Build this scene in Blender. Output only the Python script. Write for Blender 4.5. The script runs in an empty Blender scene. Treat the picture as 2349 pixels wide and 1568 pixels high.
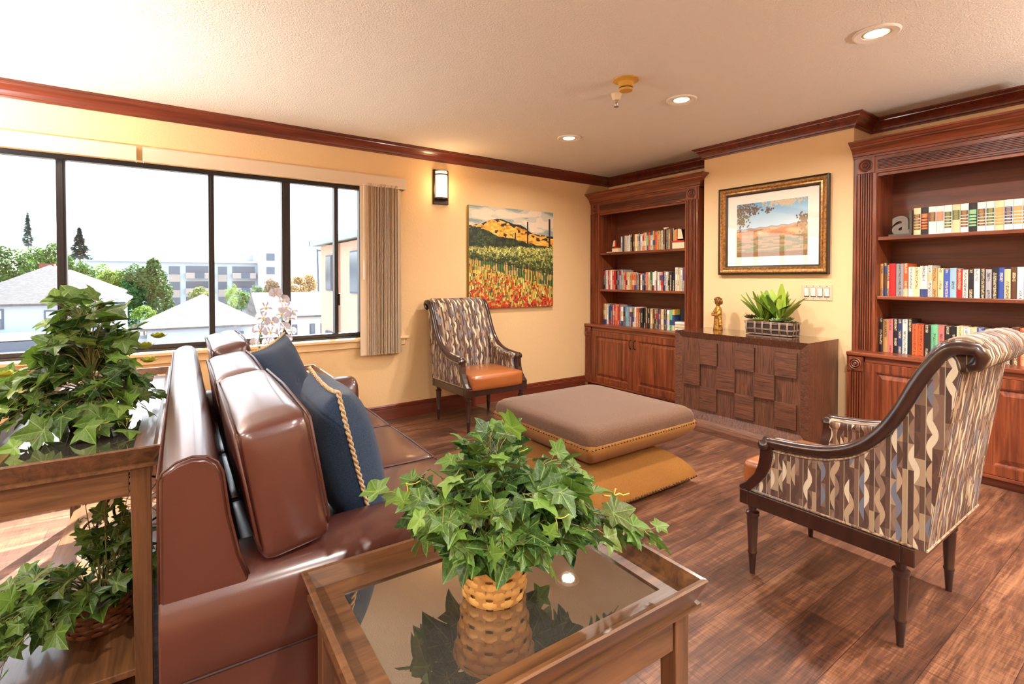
import bpy, math, random
from mathutils import Vector, Matrix, Euler
import numpy as np
R = math.radians
PI = math.pi
random.seed(7)
sc = bpy.context.scene
col = sc.collection

# ------------------------------------------------------------------ camera
cam_d = bpy.data.cameras.new('camera')
cam = bpy.data.objects.new('camera', cam_d)
col.objects.link(cam)
cam.location = (0, 0, 1.2476)
cam.rotation_euler = (PI / 2 - 0.0157, 0, -0.6156)
cam_d.sensor_width = 36.0
cam_d.lens = 1152.7 / 2349 * 36
cam_d.shift_y = -127.25 / 2349
cam_d.clip_start = 0.02
cam_d.clip_end = 600
sc.camera = cam
sc.view_settings.view_transform = 'Standard'
sc.view_settings.look = 'None'
sc.view_settings.gamma = 1
sc.view_settings.use_curve_mapping = False
sc.view_settings.exposure = 0.7

# ------------------------------------------------------------------ world, sun
W = bpy.data.worlds.new('sky'); sc.world = W; W.use_nodes = True
wn = W.node_tree.nodes; wl = W.node_tree.links
for n in list(wn): wn.remove(n)
wo = wn.new('ShaderNodeOutputWorld'); wb = wn.new('ShaderNodeBackground')
wt = wn.new('ShaderNodeTexCoord'); ws = wn.new('ShaderNodeSeparateXYZ'); wr = wn.new('ShaderNodeValToRGB')
wl.new(wt.outputs['Generated'], ws.inputs[0]); wl.new(ws.outputs['Z'], wr.inputs[0])
wr.color_ramp.elements[0].position = 0.0; wr.color_ramp.elements[0].color = (1, 1, 1, 1)
wr.color_ramp.elements[1].position = 0.9; wr.color_ramp.elements[1].color = (.62, .8, 1, 1)
wl.new(wr.outputs[0], wb.inputs[0]); wl.new(wb.outputs[0], wo.inputs[0])
wb.inputs[1].default_value = 2.6

sun_d = bpy.data.lights.new('sun', 'SUN'); sun_d.energy = 20.0; sun_d.angle = R(0.6); sun_d.color = (1, .95, .86)
sun = bpy.data.objects.new('sun', sun_d); col.objects.link(sun)
sun.rotation_euler = Vector((-.45, -.87, -1.0)).to_track_quat('-Z', 'Y').to_euler()
sun.location = (5, 12, 12)

# ------------------------------------------------------------------ helpers
def srgb(r, g, b):
    f = lambda c: (c / 255) / 12.92 if c <= 10 else (((c / 255) + .055) / 1.055) ** 2.4
    return (f(r), f(g), f(b), 1)

class MB:
    def __init__(s): s.v = []; s.f = []; s.c = []; s.uv = []; s.m = []
    def add(s, vs, fs, M=None, mi=0, col=None):
        o = len(s.v)
        s.v += [tuple(M @ Vector(p)) for p in vs] if M is not None else [tuple(p) for p in vs]
        for f in fs:
            s.f.append([o + i for i in f]); s.m.append(mi); s.c.append(col)
        return s
    def box(s, x0, x1, y0, y1, z0, z1, M=None, mi=0, col=None):
        vs = [(x0, y0, z0), (x1, y0, z0), (x1, y1, z0), (x0, y1, z0), (x0, y0, z1), (x1, y0, z1), (x1, y1, z1), (x0, y1, z1)]
        return s.add(vs, [(0, 3, 2, 1), (4, 5, 6, 7), (0, 1, 5, 4), (1, 2, 6, 5), (2, 3, 7, 6), (3, 0, 4, 7)], M, mi, col)
    def hexa(s, bot, top, M=None, mi=0, col=None):
        return s.add(list(bot) + list(top), [(0, 3, 2, 1), (4, 5, 6, 7), (0, 1, 5, 4), (1, 2, 6, 5), (2, 3, 7, 6), (3, 0, 4, 7)], M, mi, col)
    def prism(s, poly, ax, a, b, M=None, mi=0, col=None):
        # poly is 2-D in the two other axes: x -> (y,z), y -> (x,z), z -> (x,y)
        mk = {'x': lambda p, t: (t, p[0], p[1]), 'y': lambda p, t: (p[0], t, p[1]), 'z': lambda p, t: (p[0], p[1], t)}[ax]
        n = len(poly)
        ar = sum(poly[i][0] * poly[(i + 1) % n][1] - poly[(i + 1) % n][0] * poly[i][1] for i in range(n))
        if (ar > 0) == (ax == 'y'): poly = poly[::-1]
        if a > b: a, b = b, a
        vs = [mk(p, a) for p in poly] + [mk(p, b) for p in poly]
        fs = [tuple(range(n))[::-1], tuple(range(n, 2 * n))] + [(i, (i + 1) % n, n + (i + 1) % n, n + i) for i in range(n)]
        return s.add(vs, fs, M, mi, col)
    def lathe(s, prof, c=(0, 0, 0), n=20, M=None, mi=0, col=None, cap=True):
        vs = []; fs = []
        for r, z in prof:
            for k in range(n):
                a = 2 * PI * k / n; vs.append((c[0] + r * math.cos(a), c[1] + r * math.sin(a), c[2] + z))
        for i in range(len(prof) - 1):
            for k in range(n):
                k2 = (k + 1) % n; fs.append((i * n + k, i * n + k2, (i + 1) * n + k2, (i + 1) * n + k))
        if cap: fs.append(tuple(range(n))[::-1]); fs.append(tuple((len(prof) - 1) * n + k for k in range(n)))
        return s.add(vs, fs, M, mi, col)
    def tube(s, pts, r, n=8, M=None, mi=0, col=None, closed=False):
        pts = [Vector(p) for p in pts]; m = len(pts); rr = r if isinstance(r, (list, tuple)) else [r] * m
        vs = []; fs = []; up = None
        for i, p in enumerate(pts):
            if closed: t = pts[(i + 1) % m] - pts[i - 1]
            else: t = pts[min(i + 1, m - 1)] - pts[max(i - 1, 0)]
            t = t.normalized() if t.length > 1e-9 else Vector((0, 0, 1))
            if up is None:
                up = Vector((0, 0, 1)) if abs(t.z) < .9 else Vector((1, 0, 0))
            a = t.cross(up)
            if a.length < 1e-6: a = t.orthogonal()
            a.normalize(); b = a.cross(t).normalized(); up = b
            for k in range(n):
                th = 2 * PI * k / n; vs.append(p + (a * math.cos(th) + b * math.sin(th)) * rr[i])
        for i in range(m if closed else m - 1):
            j = (i + 1) % m
            for k in range(n):
                k2 = (k + 1) % n; fs.append((i * n + k, j * n + k, j * n + k2, i * n + k2))
        if not closed: fs.append(tuple(range(n))); fs.append(tuple((m - 1) * n + k for k in range(n))[::-1])
        return s.add([tuple(v) for v in vs], fs, M, mi, col)
    def grid(s, fn, nu, nv, M=None, mi=0, colf=None):
        vs = [fn(i / nu, j / nv) for j in range(nv + 1) for i in range(nu + 1)]
        o = len(s.v); s.v += [tuple(M @ Vector(p)) for p in vs] if M is not None else [tuple(p) for p in vs]
        for j in range(nv):
            for i in range(nu):
                a = o + j * (nu + 1) + i
                s.f.append([a, a + 1, a + nu + 2, a + nu + 1]); s.m.append(mi); s.c.append(colf(i, j) if colf else None)
        return s
    def puff(s, sx, sy, sz, r, px=0, py=0, pz=0, n=8, M=None, mi=0, pin=0, sag=0):
        # a rounded cushion box: half sizes sx,sy,sz, edge radius r, faces pushed out by px,py,pz
        h = (sx, sy, sz); idx = {}; vs = []; fs = []
        def axv(k, H):
            inner = max(H - r, 1e-4)
            out = [-H, -H + r * .3, -inner] + [inner * (2 * t / k - 1) for t in range(1, k)] + [inner, H - r * .3, H]
            return out
        A = [axv(n, H) for H in h]; N = [len(a) for a in A]
        def vid(i, j, k):
            key = (i, j, k)
            if key in idx: return idx[key]
            p = Vector((A[0][i], A[1][j], A[2][k]))
            q = Vector([max(-(H - r), min(H - r, c)) for c, H in zip(p, h)])
            d = p - q
            if d.length > 1e-9: p = q + d.normalized() * r * min(1, max(abs(d[0]), abs(d[1]), abs(d[2])) / r)
            u, v, w = [max(-1, min(1, c / H)) for c, H in zip(p, h)]
            fu, fv, fw = 1 - u * u, 1 - v * v, 1 - w * w
            p = Vector((p.x + px * u * fv * fw, p.y + py * v * fu * fw, p.z + pz * w * fu * fv - sag * fu * fv))
            if pin:
                e = (u * u * v * v)
                p.z *= (1 - pin * e)
            idx[key] = len(vs); vs.append(tuple(p)); return idx[key]
        for ax in range(3):
            b, c = [(1, 2), (2, 0), (0, 1)][ax]
            for side in (0, N[ax] - 1):
                for i in range(N[b] - 1):
                    for j in range(N[c] - 1):
                        q = []
                        for (di, dj) in ((0, 0), (1, 0), (1, 1), (0, 1)):
                            t = [0, 0, 0]; t[ax] = side; t[b] = i + di; t[c] = j + dj; q.append(vid(*t))
                        fs.append(tuple(q if side else q[::-1]))
        return s.add(vs, fs, M, mi)
    def build(s, name, mats, parent=None, loc=(0, 0, 0), rot=(0, 0, 0), smooth=False, bevel=0, bseg=2, sub=0, keepuv=None):
        me = bpy.data.meshes.new(name); me.from_pydata(s.v, [], s.f); me.validate(clean_customdata=False)
        if not isinstance(mats, (list, tuple)): mats = [mats]
        for m in mats: me.materials.append(m)
        if len(me.polygons) == len(s.f):
            if len(mats) > 1: me.polygons.foreach_set('material_index', s.m)
            if any(c is not None for c in s.c):
                ca = me.color_attributes.new('Col', 'FLOAT_COLOR', 'CORNER')
                arr = []
                for f, c in zip(s.f, s.c): arr += list(c if c is not None else (1, 1, 1, 1)) * len(f)
                ca.data.foreach_set('color', arr)
        uvl = me.uv_layers.new(name='UVMap')
        me.update()
        nl = len(me.loops)
        if keepuv is not None and len(keepuv) == nl * 2: uvl.data.foreach_set('uv', keepuv)
        else:
            co = np.empty(len(me.vertices) * 3); me.vertices.foreach_get('co', co); co = co.reshape(-1, 3)
            li = np.empty(nl, int); me.loops.foreach_get('vertex_index', li)
            pn = np.empty(len(me.polygons) * 3); me.polygons.foreach_get('normal', pn); pn = np.abs(pn.reshape(-1, 3))
            lt = np.empty(len(me.polygons), int); me.polygons.foreach_get('loop_total', lt)
            d = np.repeat(np.argmax(pn, 1), lt); P = co[li]
            uv = np.where((d == 0)[:, None], P[:, [1, 2]], np.where((d == 1)[:, None], P[:, [0, 2]], P[:, [0, 1]]))
            uvl.data.foreach_set('uv', uv.reshape(-1))
        if smooth:
            me.polygons.foreach_set('use_smooth', [True] * len(me.polygons))
            if smooth != 2:
                try: me.set_sharp_from_angle(angle=R(38))
                except Exception: pass
        o = bpy.data.objects.new(name, me); col.objects.link(o)
        o.location = loc; o.rotation_euler = rot
        if parent is not None: o.parent = parent
        if bevel:
            b = o.modifiers.new('b', 'BEVEL'); b.width = bevel; b.segments = bseg; b.limit_method = 'ANGLE'; b.angle_limit = R(40)
            b.harden_normals = False
        if sub:
            m = o.modifiers.new('s', 'SUBSURF'); m.levels = sub; m.render_levels = sub
        return o

def empty(name, loc=(0, 0, 0), rz=0.0, parent=None):
    o = bpy.data.objects.new(name, None); col.objects.link(o); o.location = loc; o.rotation_euler = (0, 0, rz)
    o.empty_display_size = .05
    if parent is not None: o.parent = parent
    return o
def tag(o, label, cat, group=None, kind=None):
    o['label'] = label
    if cat: o['category'] = cat
    if group: o['group'] = group
    if kind: o['kind'] = kind
    return o
def struct(o, label=None, cat=None):
    o['kind'] = 'structure'
    if label: o['label'] = label
    if cat: o['category'] = cat
    return o
def T(x=0, y=0, z=0, rx=0, ry=0, rz=0, s=1):
    return Matrix.Translation((x, y, z)) @ Euler((rx, ry, rz)).to_matrix().to_4x4() @ Matrix.Scale(s, 4)

# ------------------------------------------------------------------ materials
def mat(name, base=(.5, .5, .5, 1), rough=.5, metal=0, **k):
    m = bpy.data.materials.new(name); m.use_nodes = True
    b = m.node_tree.nodes['Principled BSDF']
    b.inputs['Base Color'].default_value = base; b.inputs['Roughness'].default_value = rough; b.inputs['Metallic'].default_value = metal
    for kk, v in k.items(): b.inputs[kk.replace('_', ' ')].default_value = v
    return m
def nt(m): return m.node_tree.nodes, m.node_tree.links, m.node_tree.nodes['Principled BSDF']
def mapping(m, scale, src='Object', rot=(0, 0, 0)):
    N, L, B = nt(m); tc = N.new('ShaderNodeTexCoord'); mp = N.new('ShaderNodeMapping')
    mp.inputs['Scale'].default_value = scale; mp.inputs['Rotation'].default_value = rot
    L.new(tc.outputs[src], mp.inputs[0]); return mp
def noise(m, vec, scale=5, detail=4, rough=.6, dist=0):
    N, L, B = nt(m); n = N.new('ShaderNodeTexNoise'); n.inputs['Scale'].default_value = scale; n.inputs['Detail'].default_value = detail
    n.inputs['Roughness'].default_value = rough; n.inputs['Distortion'].default_value = dist
    L.new(vec.outputs[0], n.inputs['Vector']); return n
def ramp(m, src, stops, const=False):
    N, L, B = nt(m); r = N.new('ShaderNodeValToRGB'); e = r.color_ramp.elements
    while len(e) < len(stops): e.new(.5)
    for k, (p, c) in enumerate(stops): e[k].position = p; e[k].color = c
    if const: r.color_ramp.interpolation = 'CONSTANT'
    L.new(src, r.inputs[0]); return r
def bump(m, src, strength=.2, dist=.002):
    N, L, B = nt(m); b = N.new('ShaderNodeBump'); b.inputs['Strength'].default_value = strength; b.inputs['Distance'].default_value = dist
    L.new(src, b.inputs['Height']); L.new(b.outputs[0], B.inputs['Normal']); return b
def math_(m, op, a, b=None, c=None):
    N, L, B = nt(m); n = N.new('ShaderNodeMath'); n.operation = op
    for i, x in enumerate((a, b, c)):
        if x is None: continue
        if isinstance(x, (int, float)): n.inputs[i].default_value = x
        else: L.new(x, n.inputs[i])
    return n.outputs[0]
def mixc(m, fac, a, b):
    N, L, B = nt(m); n = N.new('ShaderNodeMix'); n.data_type = 'RGBA'
    for i, x in ((0, fac), (6, a), (7, b)):
        if isinstance(x, (int, float)): n.inputs[i].default_value = x
        elif isinstance(x, tuple): n.inputs[i].default_value = x
        else: L.new(x, n.inputs[i])
    return n.outputs[2]
_wc = {}
groove_mat = mat('dark_groove', srgb(40, 18, 12), .5)  # dark tone set between the reeds and in the rosette rings
def wood(name, c1, c2, axis='z', rough=.35, scale=1.0, bmp=.06, coat=.2):
    key = (name, axis)
    if key in _wc: return _wc[key]
    m = mat(name + '_' + axis, c1, rough); N, L, B = nt(m)
    sca = {'x': (1.2, 22, 22), 'y': (22, 1.2, 22), 'z': (22, 22, 1.2)}[axis]
    mp = mapping(m, tuple(q * scale for q in sca))
    n1 = noise(m, mp, 1.6, 6, .62, .6)
    r = ramp(m, n1.outputs[0], [(.3, c2), (.68, c1)])
    L.new(r.outputs[0], B.inputs['Base Color']); bump(m, n1.outputs[0], bmp, .002)
    B.inputs['Coat Weight'].default_value = coat; B.inputs['Coat Roughness'].default_value = .12
    _wc[key] = m; return m
def w_cherry(a='z'): return wood('cherry', srgb(152, 78, 44), srgb(76, 32, 18), a, .36)
def w_crown(a='z'): return wood('mahogany_trim', srgb(120, 52, 30), srgb(78, 30, 18), a, .3, .6, .03, .4)
def w_side(a='z'): return wood('zebrano', srgb(120, 76, 54), srgb(48, 28, 20), a, .4, 3.4, .05, .12)
def w_table(a='x'): return wood('walnut_table', srgb(124, 84, 52), srgb(66, 42, 26), a, .34, 1.2, .05, .45)
def w_dark(a='z'): return wood('espresso', srgb(62, 34, 26), srgb(38, 20, 16), a, .28, 1, .02, .4)

M = {}
m = M['wall'] = mat('wall_paint', srgb(228, 192, 142), .75)
mp = mapping(m, (1, 1, 1)); n = noise(m, mp, 75, 3, .6); bump(m, n.outputs[0], .45, .006)
m = M['wall_smooth'] = mat('smooth_wall_paint', srgb(234, 200, 152), .7)
m = M['ceiling'] = mat('ceiling_stipple', srgb(246, 236, 222), .9)
mp = mapping(m, (1, 1, 1)); n = noise(m, mp, 95, 4, .7); bump(m, n.outputs[0], .8, .014)
# floor: rough-sawn planks running along X
m = M['floor'] = mat('plank_floor', srgb(130, 85, 60), .42); N, L, B = nt(m)
mp = mapping(m, (1, 1, 1)); br = N.new('ShaderNodeTexBrick')
br.inputs['Scale'].default_value = 1; br.inputs['Brick Width'].default_value = 1.22; br.inputs['Row Height'].default_value = .178
br.inputs['Mortar Size'].default_value = .0011; br.inputs['Mortar Smooth'].default_value = 0; br.offset = .37
br.inputs['Color1'].default_value = (0, 0, 0, 1); br.inputs['Color2'].default_value = (1, 1, 1, 1); br.inputs['Mortar'].default_value = (.5, .5, .5, 1)
L.new(mp.outputs[0], br.inputs['Vector'])
mp2 = mapping(m, (1.3, 9, 1)); n1 = noise(m, mp2, 1.3, 6, .65, .8)
mp3 = mapping(m, (90, 6, 1)); n2 = noise(m, mp3, 1.5, 2, .6)
mp4 = mapping(m, (3, 60, 1)); n4 = noise(m, mp4, 1.5, 3, .6, 1.2)
s1 = math_(m, 'MULTIPLY_ADD', br.outputs['Color'], .14, math_(m, 'MULTIPLY', n1.outputs[0], .95))
s2 = math_(m, 'ADD', s1, math_(m, 'MULTIPLY', math_(m, 'SUBTRACT', n2.outputs[0], .5), .32))
s3 = math_(m, 'ADD', s2, math_(m, 'MULTIPLY', math_(m, 'SUBTRACT', n4.outputs[0], .5), .45))
r = ramp(m, s3, [(.34, srgb(52, 32, 24)), (.56, srgb(98, 62, 44)), (.80, srgb(152, 106, 76))])
L.new(mixc(m, br.outputs['Fac'], r.outputs[0], srgb(48, 28, 22)), B.inputs['Base Color'])
bump(m, s3, .25, .002)

def leather(name, c, rough=.34):
    m = mat(name, c, rough); mp = mapping(m, (1, 1, 1)); n = noise(m, mp, 420, 2, .5); bump(m, n.outputs[0], .22, .0012)
    N, L, B = nt(m); B.inputs['Coat Weight'].default_value = .9; B.inputs['Coat Roughness'].default_value = .2
    n2 = noise(m, mp, 4, 3); r = ramp(m, n2.outputs[0], [(.3, tuple(q * .82 for q in c[:3]) + (1,)), (.7, c)]); L.new(r.outputs[0], B.inputs['Base Color'])
    return m
M['leather'] = leather('brown_leather', srgb(82, 38, 27), .42)
M['seat_leather'] = leather('caramel_leather', srgb(172, 96, 42), .42)
M['pipe'] = mat('leather_piping', srgb(74, 36, 26), .4)
M['seam'] = mat('dark_seam', srgb(50, 24, 18), .6)
def fabric(name, c, c2, sc_=900, rough=.85, sheen=.3):
    m = mat(name, c, rough); N, L, B = nt(m); mp = mapping(m, (1, 1, 1)); n = noise(m, mp, sc_, 2, .6)
    r = ramp(m, n.outputs[0], [(.4, c2), (.62, c)]); L.new(r.outputs[0], B.inputs['Base Color']); bump(m, n.outputs[0], .3, .001)
    B.inputs['Sheen Weight'].default_value = sheen; return m
M['denim'] = fabric('blue_pillow_fabric', srgb(44, 68, 96), srgb(22, 36, 58), 500, .85, .1)
M['navy'] = M['denim']
M['velvet'] = fabric('brown_ottoman_fabric', srgb(112, 74, 46), srgb(72, 46, 26), 380, .8, .15)
M['mustard'] = fabric('mustard_linen', srgb(158, 104, 32), srgb(120, 76, 20), 600, .85, .05)
M['cord'] = fabric('cream_cord', srgb(214, 184, 140), srgb(170, 136, 96), 300)
# woven chair upholstery with wavy lozenges
m = M['weave'] = mat('lozenge_weave', (.5, .4, .3, 1), .85); N, L, B = nt(m)
tc = N.new('ShaderNodeTexCoord'); sp = N.new('ShaderNodeSeparateXYZ'); L.new(tc.outputs['UV'], sp.inputs[0])
cw = .047; rh = .088
u = math_(m, 'DIVIDE', sp.outputs[0], cw); ci = math_(m, 'FLOOR', u); uq = math_(m, 'SUBTRACT', u, ci)
uf = math_(m, 'SUBTRACT', math_(m, 'MULTIPLY', uq, 3.0), 1.0); side = math_(m, 'GREATER_THAN', uf, 0); zone = math_(m, 'LESS_THAN', uq, .667)
v0 = math_(m, 'ADD', math_(m, 'DIVIDE', sp.outputs[1], rh), math_(m, 'ADD', math_(m, 'MULTIPLY', ci, .5), math_(m, 'MULTIPLY', side, .5))); ri = math_(m, 'FLOOR', v0); vf = math_(m, 'SUBTRACT', v0, ri)
hw = math_(m, 'SINE', math_(m, 'MULTIPLY', vf, PI)); ins = math_(m, 'LESS_THAN', math_(m, 'ABSOLUTE', uf), hw)
ins = math_(m, 'MULTIPLY', ins, zone)
cmb = N.new('ShaderNodeCombineXYZ'); L.new(ci, cmb.inputs[0]); L.new(ri, cmb.inputs[1])
L.new(math_(m, 'ADD', math_(m, 'ADD', math_(m, 'MULTIPLY', ins, 3.3), math_(m, 'MULTIPLY', side, 7.7)), math_(m, 'MULTIPLY', zone, 2.1)), cmb.inputs[2])
wnn = N.new('ShaderNodeTexWhiteNoise'); wnn.noise_dimensions = '3D'; L.new(cmb.outputs[0], wnn.inputs['Vector'])
r_in = ramp(m, wnn.outputs['Value'], [(0, srgb(220, 208, 182)), (.24, srgb(138, 114, 98)), (.42, srgb(112, 120, 138)), (.6, srgb(76, 54, 46)), (.84, srgb(182, 158, 130))], True)
r_out = ramp(m, wnn.outputs['Value'], [(0, srgb(90, 64, 54)), (.45, srgb(124, 98, 82)), (.7, srgb(70, 50, 44)), (.88, srgb(170, 146, 118))], True)
cc = mixc(m, ins, r_out.outputs[0], r_in.outputs[0])
ln = math_(m, 'GREATER_THAN', uq, .955)
cc = mixc(m, ln, cc, srgb(176, 172, 140))
mpw = mapping(m, (1, 1, 1), 'UV'); mpw.inputs['Scale'].default_value = (700, 60, 1); nw = noise(m, mpw, 1, 2)
cc = mixc(m, math_(m, 'MULTIPLY', nw.outputs[0], .32), cc, srgb(96, 66, 50)); L.new(cc, B.inputs['Base Color']); bump(m, nw.outputs[0], .25, .001)
M['weave_trim'] = fabric('weave_piping', srgb(190, 160, 124), srgb(110, 78, 58), 120)

M['glass_top'] = mat('smoked_glass', srgb(180, 170, 156), .012, .92, Specular_IOR_Level=.8)
M['bronze'] = mat('bronze_metal', srgb(92, 62, 40), .35, .9)
M['darkmetal'] = mat('dark_bronze', srgb(58, 48, 42), .4, .8)
M['nail'] = mat('nailhead', srgb(120, 100, 84), .25, 1)
M['alu'] = mat('window_aluminium', srgb(52, 50, 52), .36, .6)
M['white'] = mat('white_enamel', srgb(240, 232, 220), .4)
M['plate'] = mat('switch_plastic', srgb(214, 190, 158), .4)
M['vane'] = mat('vinyl_vane', srgb(226, 210, 186), .5)
def thin(m, c, f=.4):
    N, L, B = nt(m); trn = N.new('ShaderNodeBsdfTranslucent'); trn.inputs[0].default_value = c; mxs = N.new('ShaderNodeMixShader'); mxs.inputs[0].default_value = f
    L.new(B.outputs[0], mxs.inputs[1]); L.new(trn.outputs[0], mxs.inputs[2]); L.new(mxs.outputs[0], N['Material Output'].inputs[0])
thin(M['vane'], srgb(236, 220, 200), .5)
M['valance'] = mat('valance_vinyl', srgb(222, 200, 172), .55)
M['sill'] = mat('sill_paint', srgb(234, 200, 150), .5)
M['black'] = mat('black_void', srgb(20, 16, 14), .8)
M['yellowplastic'] = mat('aged_plastic', srgb(208, 158, 60), .45)
M['creamplastic'] = mat('cream_plastic', srgb(228, 208, 170), .45)
M['pages'] = mat('paper_pages', srgb(226, 206, 170), .8)
M['gold'] = mat('gilded_wood', srgb(190, 140, 60), .35, .6)
m = M['gilt'] = mat('antique_gilt', srgb(150, 100, 44), .32, .5); mp = mapping(m, (1, 1, 1)); n = noise(m, mp, 60, 4, .7); N, L, B = nt(m)
r = ramp(m, n.outputs[0], [(.35, srgb(104, 64, 28)), (.65, srgb(182, 130, 66))]); L.new(r.outputs[0], B.inputs['Base Color'])
M['frameblack'] = mat('black_lacquer', srgb(42, 32, 28), .3)
M['mat_board'] = mat('mat_board', srgb(248, 236, 222), .8)
def vcol(name, rough=.6, **k):
    m = mat(name, (1, 1, 1, 1), rough, **k); N, L, B = nt(m); a = N.new('ShaderNodeVertexColor'); a.layer_name = 'Col'; L.new(a.outputs[0], B.inputs['Base Color']); return m
M['paint'] = vcol('acrylic_paint', .5)
M['print'] = vcol('landscape_print', .6)
m = M['clear'] = bpy.data.materials.new('clear_glass'); m.use_nodes = True; N = m.node_tree.nodes; L = m.node_tree.links; N.remove(N['Principled BSDF'])
tr = N.new('ShaderNodeBsdfTransparent'); gl = N.new('ShaderNodeBsdfGlossy'); gl.inputs['Roughness'].default_value = .01; lw = N.new('ShaderNodeLayerWeight'); lw.inputs[0].default_value = .5
p5 = N.new('ShaderNodeMath'); p5.operation = 'POWER'; p5.inputs[1].default_value = 5; L.new(lw.outputs['Facing'], p5.inputs[0])
pa = N.new('ShaderNodeMath'); pa.operation = 'MULTIPLY_ADD'; pa.inputs[1].default_value = .9; pa.inputs[2].default_value = .04; L.new(p5.outputs[0], pa.inputs[0])
mx = N.new('ShaderNodeMixShader'); L.new(pa.outputs[0], mx.inputs[0]); L.new(tr.outputs[0], mx.inputs[1]); L.new(gl.outputs[0], mx.inputs[2]); L.new(mx.outputs[0], N['Material Output'].inputs[0])
def emis(name, c, s):
    m = mat(name, c, .5); B = m.node_tree.nodes['Principled BSDF']; B.inputs['Emission Color'].default_value = c; B.inputs['Emission Strength'].default_value = s; return m
M['lamp_glow'] = emis('lamp_diffuser', srgb(255, 238, 200), 6)
M['sconce_glass'] = emis('opal_glass', srgb(255, 226, 178), 1.0)
# wicker
def wicker(name, c1, c2, c3):
    m = mat(name, c1, .5); N, L, B = nt(m); mp = mapping(m, (1, 1, 1)); n = noise(m, mp, 60, 3)
    a = N.new('ShaderNodeVertexColor'); a.layer_name = 'Col'
    cc = mixc(m, a.outputs[0], c1, c2); cc = mixc(m, math_(m, 'MULTIPLY', n.outputs[0], .5), cc, c3); L.new(cc, B.inputs['Base Color']); return m
M['wicker'] = wicker('pale_wicker', srgb(222, 172, 98), srgb(172, 118, 56), srgb(150, 96, 44))
M['wicker_dark'] = wicker('brown_wicker', srgb(150, 98, 60), srgb(96, 54, 34), srgb(70, 40, 26))
# leaves: vertex colour x veins (leaf UVs)
def leafmat(name):
    m = vcol(name, .42); N, L, B = nt(m); a = [q for q in N if q.type == 'VERTEX_COLOR'][0]
    tc = N.new('ShaderNodeTexCoord'); sp = N.new('ShaderNodeSeparateXYZ'); L.new(tc.outputs['UV'], sp.inputs[0])
    au = math_(m, 'ABSOLUTE', sp.outputs[0]); vv = math_(m, 'SUBTRACT', sp.outputs[1], .12); tot = None
    for dx, dy in ((0, 1), (.78, .62), (.95, -.1)):
        dist = math_(m, 'ABSOLUTE', math_(m, 'SUBTRACT', math_(m, 'MULTIPLY', au, dy), math_(m, 'MULTIPLY', vv, dx)))
        ah = math_(m, 'GREATER_THAN', math_(m, 'ADD', math_(m, 'MULTIPLY', au, dx), math_(m, 'MULTIPLY', vv, dy)), 0)
        q = math_(m, 'MULTIPLY', math_(m, 'LESS_THAN', dist, .016), ah); tot = q if tot is None else math_(m, 'MAXIMUM', tot, q)
    mp = mapping(m, (1, 1, 1), 'UV'); vo = N.new('ShaderNodeTexVoronoi'); vo.feature = 'DISTANCE_TO_EDGE'; vo.inputs['Scale'].default_value = 7; L.new(mp.outputs[0], vo.inputs['Vector'])
    fine = math_(m, 'MULTIPLY', math_(m, 'LESS_THAN', vo.outputs[0], .03), .35)
    tot = math_(m, 'MAXIMUM', math_(m, 'MULTIPLY', tot, .7), fine)
    L.new(mixc(m, tot, a.outputs[0], srgb(150, 180, 96)), B.inputs['Base Color'])
    B.inputs['Subsurface Weight'].default_value = 0
    # thin leaf: let some light through
    trn = N.new('ShaderNodeBsdfTranslucent'); L.new(a.outputs[0], trn.inputs[0]); mxs = N.new('ShaderNodeMixShader'); mxs.inputs[0].default_value = .28
    L.new(B.outputs[0], mxs.inputs[1]); L.new(trn.outputs[0], mxs.inputs[2]); L.new(mxs.outputs[0], N['Material Output'].inputs[0]); return m
M['leaf'] = leafmat('ivy_leaf')
M['stem'] = mat('ivy_stem', srgb(120, 116, 60), .5)
M['tendril'] = mat('pale_tendril', srgb(208, 188, 84), .5)
M['moss'] = fabric('dry_moss', srgb(112, 104, 60), srgb(60, 56, 32), 90)

def wb(mb, name, mats, parent, org, **k):
    mb.v = [(p[0] - org[0], p[1] - org[1], p[2] - org[2]) for p in mb.v]
    return mb.build(name, mats, parent, **k)
def rrect(hx, hy, r, n=5):
    out = []
    for cx, cy, a0 in ((hx - r, hy - r, 0), (-hx + r, hy - r, 90), (-hx + r, -hy + r, 180), (hx - r, -hy + r, 270)):
        for k in range(n + 1):
            a = R(a0 + 90 * k / n); out.append((cx + r * math.cos(a), cy + r * math.sin(a)))
    return out
def loft(mb, rings, M=None, mi=0, cap=True, close=False):
    n = len(rings[0]); vs = [p for r in rings for p in r]; fs = []
    m = len(rings)
    for i in range(m if close else m - 1):
        j = (i + 1) % m
        for k in range(n): k2 = (k + 1) % n; fs.append((i * n + k, i * n + k2, j * n + k2, j * n + k))
    if cap and not close: fs.append(tuple(range(n))[::-1]); fs.append(tuple((m - 1) * n + k for k in range(n)))
    mb.add(vs, fs, M, mi)
def ring4(hx, hy, z, ins): hx -= ins; hy -= ins; return [(hx, hy, z), (-hx, hy, z), (-hx, -hy, z), (hx, -hy, z)]
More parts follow.
